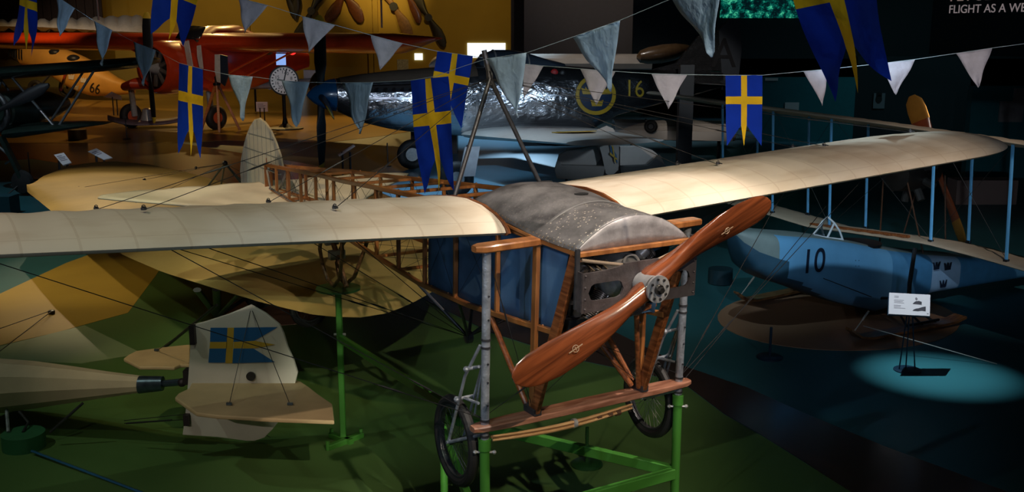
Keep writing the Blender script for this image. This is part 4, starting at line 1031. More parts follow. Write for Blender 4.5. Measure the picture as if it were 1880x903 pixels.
# ---------------------------------------------------------------- big cream-yellow winged monoplane under the tail of the first
ycream = mat('yellowish_wing_fabric', (.50, .36, .13), .45, var=.16, scale=.9, bump=.5, bscale=3.0, spec=.35)
WB = 1.2
near = [(50, 352), (75, 372), (100, 392), (160, 430), (230, 470), (300, 500), (390, 528), (480, 555), (580, 579), (650, 584), (700, 578), (750, 560), (790, 538), (830, 512)]
far = [(50, 350), (75, 325), (130, 303), (200, 295), (270, 301), (330, 313), (380, 326), (430, 341), (530, 362), (620, 376), (720, 392), (800, 410), (860, 440), (832, 508)]
def rsmp(tab, n):
    P = [fl(u, v, WB) for u, v in tab]; d = [0]
    for a, c in zip(P, P[1:]): d.append(d[-1]+(c-a).length)
    out = []
    for i in range(n+1):
        s = d[-1]*i/n; k = 0
        while k < len(d)-2 and d[k+1] < s: k += 1
        out.append(P[k].lerp(P[k+1], (s-d[k])/max(1e-6, d[k+1]-d[k])))
    return out
NR, FRR = rsmp(near, 48), rsmp(far, 48)
ctr = Vector((-4.6, 14.6, 0))
yb_ = thing('large_winged_monoplane', 'low monoplane with a huge yellowish cream wing spread beneath the nearer plane', 'airplane', loc=ctr)
rows = []
for i, (a, c) in enumerate(zip(NR, FRR)):
    rib = abs((i*.5) % 1-.5)*2
    ring = [a.lerp(c, f)+Vector((0, 0, .13*math.sin(PI*f**.75)-.0*rib))-ctr for f in [k/14 for k in range(15)]]
    ring += [a.lerp(c, f)+Vector((0, 0, .13*math.sin(PI*f**.75)-.07*math.sin(PI*f)**.5-.012))-ctr for f in [k/14 for k in range(13, 0, -1)]]
    rows.append(ring)
bw = B().loft(rows).build('wing', ycream, yb_, smooth=60)
def wz(u, v): p = fl(u, v, WB+.1); return p-ctr
blkp = mat('black_strut_paint', (.012, .012, .014), .4, var=0)
kp = fl(413, 300, 1.95)-ctr
for q in ((374, 352), (404, 350), (446, 335), (455, 352)):
    B().tube([kp, wz(*q)], .016, 8).build('king_post_tube', mat('blue_grey_tube', (.03, .07, .10), .4, .3), yb_)
B().ball(kp, .05, 10).build('king_post_cap', blkp, yb_)
for q in ((145, 345), (265, 330), (250, 375), (360, 308), (560, 378)):
    a = wz(*q); wire(kp, a, .004, parent=yb_); b = B(); b.ball(a, .035, 8); b.build('wire_anchor', blkp, yb_)
for q in ((560, 395), (500, 472)):
    pass
g1, g2 = fl(482, 566)-ctr, fl(570, 600)-ctr
for g in (g1, g2):
    wheel('wheel', yb_, g+Vector((0, 0, .33)), Vector((g2.x-g1.x, g2.y-g1.y, 0)), .33, rubber, dsteel, dsteel, dsteel, .045, 24)
ax0 = fl(400, 596)-ctr
for q, w in (((362, 532), .05), ((398, 530), .055), ((438, 540), .035)):
    t = fl(q[0], q[1], WB-.05)-ctr; B().tube([ax0+Vector((0, 0, .12)), t], w, 8, flat=.6).build('undercarriage_strut', blkp, yb_)
B().tube([ax0+Vector((0, 0, .12)), g1+Vector((0, 0, .33)), g2+Vector((0, 0, .33))], .03, 8).build('axle', blkp, yb_)
B().loft([sell(ax0+Vector((0, 0, .1)), (0, 1, 0), (0, 0, 1), .12, .1, 12), sell(ax0+Vector((.5, -.3, .1)), (0, 1, 0), (0, 0, 1), .05, .05, 12)]).build('skid', blkp, yb_)
B().tube([fl(398, 560, WB-.25)-ctr, fl(300, 640, .05)-ctr], .02, 6).build('prop_tube', blkp, yb_)
bp_ = fl(95, 577)
tag(B().lathe((bp_.x, bp_.y, .009), (0, 0, 1), [(0, .05), (.05, .05), (.06, .02)], 12).build('floor_anchor', blkp, None), 'small black cable anchor on the yellow floor at left', 'anchor')
def cable(p, q, lab, r=.005, m=None, sag=0.0, grp=None):
    p, q = Vector(p), Vector(q); pts = [p.lerp(q, i/10)-Vector((0, 0, sag*math.sin(PI*i/10))) for i in range(11)]
    return tag(B().tube(pts, r, 5).build('cable', m or wirem, None), lab, 'cable', grp)
cable((bp_.x, bp_.y, .05), at(-20, 660, 12.2), 'lower of two thin cables fixed to the anchor on the yellow floor', .006)
cable((bp_.x, bp_.y, .06), at(-20, 610, 13.4), 'upper of two thin cables fixed to the anchor on the yellow floor', .006)
# ---------------------------------------------------------------- tail with the flag at lower left
TY = 9.75
cc = Vector((-4.5, 10.1, 0)); hz = math.atan2(-.45, 1.9)
tc_ = thing('flag_tailed_plane', 'cream tail boom at lower left with a swallowtail Swedish flag on its rudder', 'airplane', loc=cc)
def T(u, v, Y=None): return at(u, v, Y or TY)-cc
boomf = mat('cream_boom_fabric', (.52, .41, .28), .6, var=.12, scale=2.5, bump=.1, bscale=120)
rings = []
for u, v0, v1 in ((-60, 650, 770), (0, 660, 756), (60, 664, 748), (130, 673, 738), (200, 683, 728), (257, 690, 720)):
    Y = lerp(10.5, 9.95, max(0, u)/257); a, c = T(u, v0, Y), T(u, v1, Y); h = (a.z-c.z)/2
    rings.append([(a+c)/2+Vector((0, math.cos(t)*h*.9, math.sin(t)*h)) for t in [2*PI*k/10 for k in range(10)]])
B().loft(rings).build('tail_boom', boomf, tc_, smooth=20)
a, c = T(256, 706, 9.95), T(299, 704, 9.9); h = (T(257, 690, 9.95)-T(257, 720, 9.95)).z/2
bsm = mat('blued_steel', (.10, .14, .19), .3, .8, var=.3, scale=15)
B().loft([sell(a, (0, 1, 0), (0, 0, 1), h*1.05, h*1.05, 16), sell(c, (0, 1, 0), (0, 0, 1), h*.85, h*.85, 16)]).build('tail_ferrule', bsm, tc_)
B().tube([c, T(346, 700, 9.82)], .035, 10).build('tail_pipe', bsm, tc_)
rdf = mat('rust_dark_fitting', (.04, .03, .035), .5, .6, var=.3)
B().box(T(346, 690, 9.8), .07, .12, .14).build('hinge_fitting', rdf, tc_, smooth=0); B().ball(T(334, 702, 9.8), .045, 10).build('pivot_ball', rdf, tc_)
for q in ((343, 770), (354, 614)): B().box(T(*q, 9.70), .05, .07, .11 if q[1] > 700 else .19).build('hinge_fitting', rdf, tc_, smooth=0)
rud_px = [(353, 596), (380, 589), (420, 576), (461, 559), (488, 574), (514, 595), (522, 612), (529, 636), (540, 660), (547, 683), (543, 700), (535, 730), (512, 773), (500, 788), (486, 802), (468, 808), (453, 808), (400, 801), (336, 797), (341, 760), (346, 700)]
rwh = mat('white_rudder_fabric', (.60, .55, .50), .6, var=.08, scale=3)
P = [T(u, v) for u, v in rud_px]
r0 = B().slab([p+Vector((0, -.022, 0)) for p in P], (0, .044, 0)).build('rudder', rwh, tc_, smooth=0, bevel=.008)
bl_m = mat('flag_blue', (.008, .10, .30), .6, var=.05); yl_m = mat('flag_yellow', (.52, .32, .03), .6, var=.05)
def R_(pts, m, name):
    return B().slab([T(u, v, TY)+Vector((0, -.0255, 0)) for u, v in pts], (0, -.0025, 0)).build(name, m, r0, smooth=0)
R_([(388, 600), (419, 600), (418, 626), (387, 626)], bl_m, 'flag_field'); R_([(431, 600), (511, 599), (468, 624), (430, 626)], bl_m, 'flag_field')
R_([(386, 638), (417, 638), (415, 664), (384, 664)], bl_m, 'flag_field'); R_([(430, 638), (466, 638), (506, 663), (428, 665)], bl_m, 'flag_field')
cr_ = B()
for pts in ([(419, 600), (431, 600), (428, 665), (415, 665)], [(387, 626), (418.5, 626), (417.5, 638), (386, 638)], [(430.5, 626), (468, 624), (506, 631), (466, 638), (430, 638)]):
    cr_.slab([T(u, v, TY)+Vector((0, -.0255, 0)) for u, v in pts], (0, -.0025, 0))
cr_.build('flag_cross', yl_m, r0, smooth=0)
EZ = T(360, 715, 9.6).z
def E_(u, v):
    p = fl(u, v, EZ); return p-cc
elf = mat('tan_elevator_fabric', (.50, .36, .20), .6, var=.14, scale=2.5, bump=.1, bscale=120)
nearE = [(321, 733), (328, 725), (347, 716), (352, 706), (348, 698), (373, 695), (420, 693), (472, 693), (532, 697), (552, 703), (567, 713), (585, 727), (610, 744), (612, 760), (614, 776), (560, 774), (500, 772), (452, 769), (400, 766), (360, 761)]
farE = [(227, 661), (236, 654), (250, 647), (300, 640), (349, 635), (349, 672), (332, 672), (320, 677), (300, 676), (256, 676)]
e1_ = B().slab([E_(u, v)+Vector((0, 0, .02)) for u, v in nearE], (0, 0, -.04)).build('elevator', elf, tc_, smooth=0, bevel=.012)
e2_ = B().slab([E_(u, v)+Vector((0, 0, .02)) for u, v in farE], (0, 0, -.04)).build('elevator', elf, tc_, smooth=0, bevel=.012)
kA = T(461, 565)
for u, v, pr in ((421, 748, e1_), (533, 748, e1_), (288, 648, e2_)):
    q = E_(u, v)+Vector((0, 0, .025)); wire(kA if pr is e1_ else T(350, 600), q, .0035, parent=tc_)
    b = B(); b.box(q+Vector((0, 0, .012)), .05, .02, .022); b.build('wire_fitting', bsm, pr, smooth=0)
wire(T(430, 770), T(497, 803), .0035, parent=tc_); wire(T(345, 789), T(470, 770), .0035, parent=tc_)
B().lathe(T(461, 690, 9.71), (0, -1, 0), [(0, .045), (.02, .045)], 16).build('pulley_opening', blkp, r0)
# control wires to the right angled hinge
for v, v2 in ((760, 772), (770, 777)):
    B().tube([T(342, v), T(228, v2, 9.9)], .004, 5).build('control_wire', wirem, tc_)
B().tube([T(315, 771), T(232, 777, 9.9)], .009, 6).build('turnbuckle', blkp, tc_)
for u, Y in ((42, 10.2), (84, 10.0)):
    pass
dr = fl(45, 822); dgm = mat('deep_green_drum', (.03, .14, .06), .5)
Rd = (at(8, 800, dr.y)-at(83, 800, dr.y)).length/2; zt_ = at(45, 795, dr.y).z
drum = B().lathe((dr.x, dr.y, .006), (0, 0, 1), [(0, Rd), (zt_, Rd), (zt_, .01)], 40).build('round_plinth', dgm, None, smooth=40); tag(drum, 'low dark green round plinth under the cream tail boom', 'plinth')
B().tube([Vector((dr.x-.15, dr.y, zt_+.01))-cc, T(12, 752, 10.3)], .018, 8).build('support_rod', steel, tc_)
B().tube([Vector((dr.x+.28, dr.y, zt_+.01))-cc, T(152, 740, 10.0)], .014, 8).build('support_rod', dsteel, tc_)
b = B(); b.tube([Vector((dr.x, dr.y, zt_+.01))-cc, T(52, 775, 10.2), T(35, 755, 10.25)], .014, 8); b.build('skid_fork', dsteel, tc_)
cable(Vector((dr.x+Rd*.8, dr.y-.2, .05)), fl(262, 905, .02), 'blue cable running over the green floor from the round plinth', .014, mat('blue_cable', (.02, .10, .22), .4, var=0))
# ---------------------------------------------------------------- dark biplane at the left edge
DY = 26.7
db = thing('dark_biplane', 'dark green biplane cut off by the left edge with round cowl and two wings', 'airplane', loc=(-12.5, DY, 0)); dl = Vector((-12.5, DY, 0))
dkg = mat('dark_green_fabric', (.012, .022, .018), .35, var=.2, coat=.2)
def D(u, v, dy=0): return at(u, v, DY+dy)-dl
for tab in ([(-80, 128, 152), (0, 122, 147), (80, 117, 141), (160, 111, 134), (220, 107, 128), (250, 106, 122), (257, 108, 115)], [(12, 232, 257), (60, 229, 250), (110, 228, 242), (150, 228, 236), (172, 229, 233), (178, 230, 231)]):
    rows = []
    for u, v0, v1 in tab:
        a, c = D(u, v0), D(u, v1); m_ = (a+c)/2; h = (a.z-c.z)/2; ch = 1.1 if h > .06 else .5
        rows.append([m_+Vector((0, .8+ch*math.cos(t), h*math.sin(t))) for t in [2*PI*k/16 for k in range(16)]])
    B().loft(rows).build('wing', dkg, db, smooth=60)
gst = mat('grey_strut', (.22, .24, .26), .3, .6, var=.1)
for a, c, dy in (((14, 133), (100, 232), .2), ((-8, 133), (68, 236), 1.4), ((180, 118), (108, 231), .2), ((152, 133), (86, 233), 1.4), ((2, 150), (-30, 235), .2)):
    B().tube([D(*a, dy), D(*c, dy)], .05, 8, flat=.6).build('interplane_strut', gst, db)
c = D(-16, 205); B().torus(c, (.3, 1, 0), .50, .075, 36, 10).build('cowl_ring', dsteel, db); B().lathe(c+Vector((0, .1, 0)), (.2, 1, 0), [(0, .3), (.2, .48), (1, .5), (2.2, .4), (3, .2)], 30).build('fuselage', dkg, db)
h_ = D(-2, 202, -.3); 
rings = [[h_+ (D(90, 156, -.3)-h_)*f+Vector((-.4*w*math.cos(q)*.5, .05*math.sin(q), w*math.cos(q))) for q in [2*PI*k/12 for k in range(12)]] for f, w in ((0, .05), (.25, .09), (.6, .16), (.85, .14), (1, .05))]
B().loft(rings).build('propeller_blade', blkp, db); B().ball(h_+Vector((-.02, -.12, 0)), .08, 12).build('red_hub_cap', mat('red_cap', (.6, .01, .03), .3, var=0), db)
wh = D(40, 334, 0); B().lathe(wh-Vector((0, .12, 0)), (.2, 1, 0), [(0, .05), (.04, .28), (.12, .32), (.2, .28), (.24, .05)], 28).build('wheel', rubber, db)
B().bar(D(2, 250), D(40, 326), .22, .10).build('landing_leg', dkg, db, smooth=0); B().tube([D(-10, 262), D(24, 292), D(10, 300, .4)], .03, 6).build('landing_strut', gst, db)
b = B(); f = Vector((wh.x, wh.y, 0));
for dx, dy in ((-.35, -.3), (.35, -.2), (0, .45)): b.tube([f+Vector((dx, dy, .01)), f+Vector((0, 0, .35))], .02, 6)
b.build('axle_support', blkp, db)
# ---------------------------------------------------------------- yellow plane 66
yw = Vector((-.22, 0)); YO = fl(97, 182)
YF = Frame((YO.x, YO.y, 0), math.atan2(-.34, .94))
yp = thing('training_plane', 'orange yellow open cockpit plane marked 66 with silver upper wing and grey slatted nose', 'airplane', YF)
def ys_(u, v, y=0): return YF.inv(u, v, 1, y)
yo = mat('orange_yellow_paint', (.55, .27, .05), .45, var=.12, scale=1.2)
rings = []
for u, t, bt_ in ((44, 76, 120), (60, 79, 124), (80, 82, 132), (100, 84, 142), (125, 92, 158), (150, 102, 170), (170, 113, 176), (190, 126, 176), (215, 142, 174), (245, 155, 172)):
    a, c = ys_(u, t), ys_(u, bt_); h = (a.z-ys_(u, bt_).z)/2; rings.append(sell(((a.x+c.x)/2, 0, (a.z+c.z)/2), (0, 1, 0), (0, 0, 1), min(.75, h*.8), h, 20, 2.6))
yf_ = B().loft(rings).build('fuselage', yo, yp)
a = rings[0]; c0 = sum(a, Vector())/len(a); nz_ = ys_(8, 84)
B().loft([[nz_+(p-c0)*.45 for p in a], a]).build('nose_cowl', mat('grey_nose', (.20, .19, .20), .4, .4), yp, smooth=30)
for i in range(6):
    u = 16+i*4.6; B().slab([ys_(u, 88+i*.5, -.62), ys_(u+1.6, 88+i*.5, -.62), ys_(u+1.8, 104+i*1.2, -.62), ys_(u+.2, 103+i*1.2, -.62)], (0, -.05, 0)).build('nose_slat', blkp, yp, smooth=0)
for u, v, w in ((101, 97, 13), (135, 108, 13)):
    q = ys_(u, v, -.35); B().ball(q, .1, 14, sc=(4.6, 3.4, 2.6)).build('cockpit_opening', blkp, yf_)
for u, v in ((131, 140), (153, 146), (139, 160)):
    skinpatch(tree(yf_), YF, [(u+a_, v+b_) for a_, b_ in ((-5, 5), (4, 6), (6, -4), (2, 0), (0, -5), (-2, 0), (-6, -5))], mat('white_crown', (.6, .52, .42), .5, var=0), 'crown_emblem', yf_, .05)
yt_ = tree(yf_); n66 = text('66', 1, blkp, 'number_marking', yf_, .002, None, 'CENTER', .9); skintext(yt_, YF, n66, (174, 22, 4), (163, 6, -27), .05)
slv = mat('silver_dope_fabric', (.50, .47, .44), .35, .15, var=.1)
rows = []
for i in range(41):
    u = lerp(-60, 276, i/40); v0 = interp([(-60, 46), (60, 43), (150, 37), (255, 30), (276, 42)], u); v1 = interp([(-60, 47), (60, 49), (120, 52), (200, 57), (276, 60)], u)
    a = at(u, v0, YO.y+2.0)-Vector(YF.m.translation); c = at(u, v1, YO.y-2.2)-Vector(YF.m.translation); rr = []
    ar, cr2 = YF.m.to_3x3().inverted() @ a, YF.m.to_3x3().inverted() @ c
    sg_ = .24*abs(math.sin(PI*i/3))
    for t in [2*PI*k/14 for k in range(14)]:
        rr.append(ar.lerp(cr2, .5-.5*math.cos(t))+Vector((0, 0, (.16+sg_)*math.sin(t))))
    rows.append(rr)
B().loft(rows).build('upper_wing', slv, yp, smooth=60)
for u0, v0, u1, v1 in ((92, 52, 70, 95), (84, 52, 112, 90), (45, 84, 50, 70)):
    B().tube([ys_(u0, v0, -.3), ys_(u1, v1, -.3)], .05, 6).build('cabane_strut', alum, yp)
for sg in (-1, 1):
    w_ = Vector((0, sg*1.3-.0, .62)); B().torus(w_, (0, 1, 0), .5, .14, 28, 10).build('wheel', rubber, yp); B().tube([w_, (1.0, sg*.5, 2.0)], .08, 6).build('landing_leg', blkp, yp)
for u0, v0, u1, v1 in ((128, 94, 250, 162), (196, 130, 262, 175)):
    pass
B().tube([at(180, 122, YO.y-3)-Vector(YF.m.translation), at(252, 160, YO.y-8)-Vector(YF.m.translation)], .09, 6).build('red_strut', dred, yp)
# ---------------------------------------------------------------- parked cream and grey planes in the middle distance
gt = Vector(fl(1120, 332)); GY = gt.y
gl = thing('grey_tail_plane', 'grey plane tail with a small flag on its fin and two angular tailplanes', 'airplane', loc=gt)
def GQ(u, v, dy=0): return at(u, v, GY+dy)-gt
gfab = mat('grey_beige_fabric', (.27, .23, .20), .7, var=.15, scale=1.2); pfab = mat('pale_beige_panel', (.38, .33, .29), .6, var=.15, scale=1.2)
def thick(pts, dy, m, name, par, th=.12):
    return B().slab([GQ(u, v, dy) for u, v in pts], (0, th, 0)).build(name, m, par, smooth=0, bevel=.02)
finG = B().slab([GQ(u, v, -.3) for u, v in [(1092, 240), (1114, 231), (1126, 236), (1134, 250), (1137, 280), (1135, 312), (1122, 324), (1112, 318), (1104, 280)]], (0, .12, 0)).build('fin', pfab, gl, smooth=0)
flg = B().slab([GQ(u, v, -.33) for u, v in [(1119, 265), (1132, 284), (1134, 300), (1122, 286)]], (0, -.02, 0)).build('flag_marking', mat('small_flag_blue', (.03, .11, .22), .6, var=0), finG, smooth=0)
B().slab([GQ(u, v, -.36) for u, v in [(1123, 266), (1126, 269), (1131, 300), (1128, 296)]], (0, -.02, 0)).build('flag_bar', yl_m, flg, smooth=0)
B().slab([GQ(u, v, -.36) for u, v in [(1119, 283), (1120, 279), (1133, 291), (1133, 294)]], (0, -.02, 0)).build('flag_bar', yl_m, flg, smooth=0)
def flatp(pts, z0, m, name, par, th=.14):
    return B().slab([fl(u, v, z0)-gt for u, v in pts], (0, 0, th)).build(name, m, par, smooth=0, bevel=.03)
lt = thick([(1026, 285), (1040, 277), (1096, 267), (1104, 290), (1094, 304), (1026, 304)], 0, pfab, 'tailplane', gl, .25)
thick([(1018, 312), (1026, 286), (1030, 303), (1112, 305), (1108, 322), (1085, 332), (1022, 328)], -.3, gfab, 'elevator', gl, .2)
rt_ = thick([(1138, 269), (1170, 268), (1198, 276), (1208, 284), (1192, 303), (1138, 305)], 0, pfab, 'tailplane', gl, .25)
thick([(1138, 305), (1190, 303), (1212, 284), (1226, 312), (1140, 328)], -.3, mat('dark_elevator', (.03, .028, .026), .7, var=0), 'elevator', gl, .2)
B().loft([sell(GQ(1122, 312, 0), (1, 0, 0), (0, 0, 1), .25, .3, 16), sell(GQ(1110, 285, 1.6), (1, 0, 0), (0, 0, 1), .5, .7, 16)]).build('fuselage', gfab, gl)
for u in (1040, 1205):
    B().tube([GQ(u, 322), Vector((GQ(u, 322).x, GQ(u, 322).y, 0))], .04, 6).build('trestle_leg', blkp, gl)
B().box((0, 0, .12), .5, .5, .24).build('tail_block', blkp, gl, smooth=0)
# cream fuselage strip with black wheel
cw0 = fl(1230, 292); cpn = thing('cream_plane', 'cream fabric plane seen side on behind the silver fighter tail, with small black wheel', 'airplane', loc=cw0)
def CQ(u, v, dy=0): return at(u, v, cw0.y+dy)-cw0
cf2 = mat('pale_cream_fabric', (.50, .44, .38), .6, var=.1, scale=1.5)
rows = []
for i in range(25):
    u = lerp(1126, 1345, i/24); a, c = CQ(u, 219+3*(i/24)), CQ(u, 256+2*(i/24)); h = (a.z-c.z)/2*(1-.02*(i % 2)); rows.append(sell((a+c)/2, (0, 1, 0), (0, 0, 1), .6, h, 16, 3))
B().loft(rows).build('fuselage', cf2, cpn, smooth=20)
B().bar(CQ(1126, 246, -.66), CQ(1345, 251, -.66), .04, .3).build('lower_stripe', mat('white_stripe_fabric', (.62, .57, .52), .6, var=0), cpn, smooth=0)
w_ = CQ(1195, 232, -.85); B().torus(w_, (.2, 1, 0), .14, .08, 24, 10).build('wheel', rubber, cpn); B().disc(w_, (.2, 1, 0), .1, .1, 16).build('wheel_disc', dsteel, cpn); B().tube([w_, CQ(1185, 219, -.6)], .03, 6).build('wheel_strut', alum, cpn)
for u in (1160, 1262, 1320): B().tube([CQ(u, 256), Vector((CQ(u, 256).x, 0, 0))], .06, 6).build('trestle_leg', blkp, cpn)
# pale wing strip above the fighter's back
pw = at(1070, 114, 41); pwp = thing('pale_winged_plane', 'plane behind the silver fighter showing a pale metal wing and brown rounded float tip', 'airplane', loc=(pw.x, 41, 0)); pl_ = Vector((pw.x, 41, 0))
rows = []
for i in range(15):
    u = lerp(950, 1190, i/14); a, c = at(u, 99, 41)-pl_, at(u, 131, 41)-pl_; h = (a.z-c.z)/2; rows.append(sell((a+c)/2, (0, 1, 0), (0, 0, 1), 1.2, h, 14, 3))
B().loft(rows).build('wing', cf2, pwp, smooth=30)
rings = []
for u, v, h in ((1169, 105, 3), (1175, 104, 11), (1190, 102, 15), (1215, 99, 17), (1240, 95, 15), (1262, 91, 9), (1270, 89, 2)):
    a = at(u, v, 39)-pl_; hh = h*39/FL; rings.append(sell(a, (0, 1, 0), (0, 0, 1), hh*1.2, hh, 16))
B().loft(rings).build('float_tip', mat('brown_varnish', (.13, .075, .035), .3, var=.25, coat=.4), pwp)
B().tube([at(1127, 84, 40.3)-pl_, at(1128, 128, 40.3)-pl_], .05, 6).build('pitot_mast', mat('blue_mast', (.15, .3, .45), .4, var=0), pwp)
B().tube([(0, 0, 0), (0, 0, 2.4)], .2, 10).build('support_column', blkp, pwp)
# white rounded fuselage with dark zigzag next to flags
wq = at(815, 115, 47); wpn = B(); rings = []
for u, h in ((789, 4), (793, 9), (800, 13), (820, 14), (860, 14)):
    a = at(u, 121-h*.3, 47); rings.append(sell(a, (0, 1, 0), (0, 0, 1), .5, h*47/FL, 16))
wt = thing('white_plane', 'rounded white aircraft nose behind the flags with a grey zigzag', 'airplane', loc=(wq.x, 47, 0)); wo = Vector((wq.x, 47, 0))
B().loft([[p-wo for p in r] for r in rings]).build('fuselage', mat('white_paint', (.55, .53, .48), .5, var=.05), wt)
B().slab([at(u, v, 46.3)-wo for u, v in ((803, 107), (815, 112), (824, 106), (833, 112), (848, 107), (848, 104), (812, 104))], (0, .1, 0)).build('zigzag_marking', mat('grey_marking', (.18, .17, .16), .6, var=0), wt, smooth=0)
B().tube([(0, 0, 0), (0, 0, 2.2)], .2, 10).build('support_column', blkp, wt)
# floor standing dark pillar
q = fl(1254, 312); b = B(); b.box((q.x, q.y, 1.6), .42, .42, 3.2); tag(b.build('pillar', mat('navy_pillar', (.008, .018, .03), .5, var=0), None, smooth=0), 'dark navy square pillar standing right of the grey tail', 'pillar')
# more pale plane pieces behind clock
q = fl(470, 205); m1 = thing('white_glider', 'pale aircraft wings seen behind the clock face', 'airplane', loc=q)
def MQ(u, v, dy=0): return at(u, v, q.y+dy)-q
wpt = mat('white_panel_paint', (.50, .46, .44), .5, var=.05)
B().slab([MQ(460, 152), MQ(492, 137), MQ(500, 160), (MQ(496, 165))], (0, .15, 0)).build('tailplane', wpt, m1, smooth=0)
B().slab([MQ(557, 128), MQ(578, 129), MQ(583, 154), MQ(558, 152)], (0, .3, 0)).build('fin', wpt, m1, smooth=0)
B().loft([sell(MQ(440, 160), (0, 1, 0), (0, 0, 1), .3, .15, 12), sell(MQ(590, 150), (0, 1, 0), (0, 0, 1), .6, .25, 12)]).build('fuselage', wpt, m1)
B().slab([MQ(452, 120), MQ(480, 117), MQ(545, 119), MQ(552, 124), MQ(460, 124)], (0, .8, 0)).build('upper_wing', mat('brown_wing', (.10, .04, .02), .5), m1, smooth=0)
for u in (468, 540): B().tube([MQ(u, 158), Vector((MQ(u, 158).x, 0, 0))], .06, 6).build('trestle_leg', blkp, m1)
# ---------------------------------------------------------------- blue flying boat with number 10
FF = Frame((3.3, 14.26, 0), math.atan2(.48, .87))
fbt = thing('flying_boat', 'light blue biplane flying boat numbered 10 with three black crowns, resting on skis', 'airplane', FF)
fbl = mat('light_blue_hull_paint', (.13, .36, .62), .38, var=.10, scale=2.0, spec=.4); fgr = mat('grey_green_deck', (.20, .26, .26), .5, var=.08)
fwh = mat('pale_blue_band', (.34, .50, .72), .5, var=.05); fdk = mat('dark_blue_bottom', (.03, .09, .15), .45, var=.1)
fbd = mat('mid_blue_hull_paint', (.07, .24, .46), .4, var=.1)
FT = [(1376, 430), (1382, 425), (1400, 424), (1440, 428), (1500, 432), (1560, 440), (1640, 456), (1705, 464), (1800, 471), (1890, 478), (2050, 486)]
FBm = [(1376, 440), (1382, 468), (1400, 500), (1430, 520), (1477, 534), (1540, 557), (1616, 574), (1640, 568), (1720, 540), (1800, 527), (1890, 513), (2050, 500)]
US = [1376, 1379, 1383, 1390, 1400, 1412, 1425, 1440, 1455, 1470, 1490, 1510, 1530, 1550, 1570, 1590, 1616, 1628, 1640, 1655, 1670, 1690, 1705, 1718, 1732, 1746, 1760, 1775, 1790, 1820, 1850, 1890, 1950, 2050]
def fs(u, v, y=-.36): return FF.inv(u, v, 1, y)
rings = []; meta = []
N_ = 28
for u in US:
    zt = fs(u, interp(FT, u)+4).z; zb = fs(u, interp(FBm, u)).z; x = (fs(u, interp(FT, u)).x+fs(u, interp(FBm, u)).x)/2
    k_ = min(1, ((u-1374)/60.))**.5 if u < 1434 else 1
    hw = .46*k_*(1 if u < 1640 else lerp(1, .5, (u-1640)/410))
    rings.append(sell((x, 0, (zt+zb)/2), (0, 1, 0), (0, 0, 1), hw, (zt-zb)/2, N_, 4.2)); meta.append(u)
hb_ = B(); n = N_
hb_.v = [Vector(p) for r in rings for p in r]
for i in range(len(rings)-1):
    for j in range(n):
        k = (j+1) % n; hb_.f.append((i*n+j, i*n+k, (i+1)*n+k, (i+1)*n+j))
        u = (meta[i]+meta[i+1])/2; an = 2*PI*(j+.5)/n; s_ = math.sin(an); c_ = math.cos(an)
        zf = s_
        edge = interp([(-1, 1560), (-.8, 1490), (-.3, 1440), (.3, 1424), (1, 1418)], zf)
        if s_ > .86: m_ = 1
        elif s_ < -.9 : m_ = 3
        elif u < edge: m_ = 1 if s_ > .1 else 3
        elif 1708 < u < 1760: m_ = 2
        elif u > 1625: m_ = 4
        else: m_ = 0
        hb_.mi.append(m_)
hb_.f.append(tuple(range(n))[::-1]); hb_.mi.append(1); hb_.f.append(tuple((len(rings)-1)*n+j for j in range(n))); hb_.mi.append(4)
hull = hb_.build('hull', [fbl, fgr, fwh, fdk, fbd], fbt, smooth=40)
navy = mat('navy_lettering', (.008, .015, .035), .5, var=0)
a10 = FF.inv(1494, 481, 1, -.472)
text('10', .50, navy, 'number_marking', hull, .003, basis(a10, (1, 0, -.03), (.03, 0, 1)), 'CENTER', .92)
for u, v in ((1718, 488), (1739, 489), (1730, 521)):
    q = FF.inv(u, v, 1, -.475+.02); crown(hull, navy, basis(q+Vector((0, -.015, 0)), (1, 0, 0), (0, 0, 1)), .125)
b = B(); 
for u, v in ((1571, 478), (1577, 478), (1571, 488), (1577, 488)): b.ball(FF.inv(u, v, 1, -.465), .006, 6)
b.build('hull_bolts', blkp, hull)
B().tube([FF.inv(1512, 511, 1, -.475), FF.inv(1600, 545, 1, -.475)], .006, 6).build('hull_cable', blkp, hull)
# cockpit coaming and windshield
def dk_(u, y, dz=0): 
    zt = fs(u, interp(FT, u)+4).z; x = fs(u, interp(FT, u)).x; return Vector((x, y, zt+dz))
B().disc(dk_(1610, 0, -.0), (0, 0, 1), .34, .035, 28, oval=1.0).build('cockpit_opening', blkp, hull)
arch = [dk_(1564, .19), dk_(1558, .18, .13), dk_(1554, .11, .23), dk_(1552, 0, .30), dk_(1554, -.11, .23), dk_(1558, -.18, .13), dk_(1564, -.19)]
pf_ = mat('pale_frame_paint', (.55, .6, .65), .4, var=0)
ws = B().tube(arch, .015, 8).build('windshield_frame', pf_, fbt)
base = [dk_(1564, -.19, .01), dk_(1540, -.14, .0), dk_(1530, 0, .0), dk_(1540, .14, .0), dk_(1564, .19, .01)]
b = B(); b.tube(base, .016, 8); b.tube([arch[4], base[1]], .016, 8); b.tube([arch[2], base[3]], .016, 8); b.build('windshield_strut', pf_, ws)
gp = mat('clear_shield', (.8, .9, .95), .05, var=0, trans=1.0)
B().add([arch[4], base[1], base[2], arch[3]], [(0, 1, 2, 3)]).build('pane', gp, ws, solid=.004, smooth=0); B().add([arch[3], base[2], base[3], arch[2]], [(0, 1, 2, 3)]).build('pane', gp, ws, solid=.004, smooth=0); B().add([arch[6], base[1], arch[4]], [(0, 1, 2)]).build('pane', gp, ws, solid=.004, smooth=0)
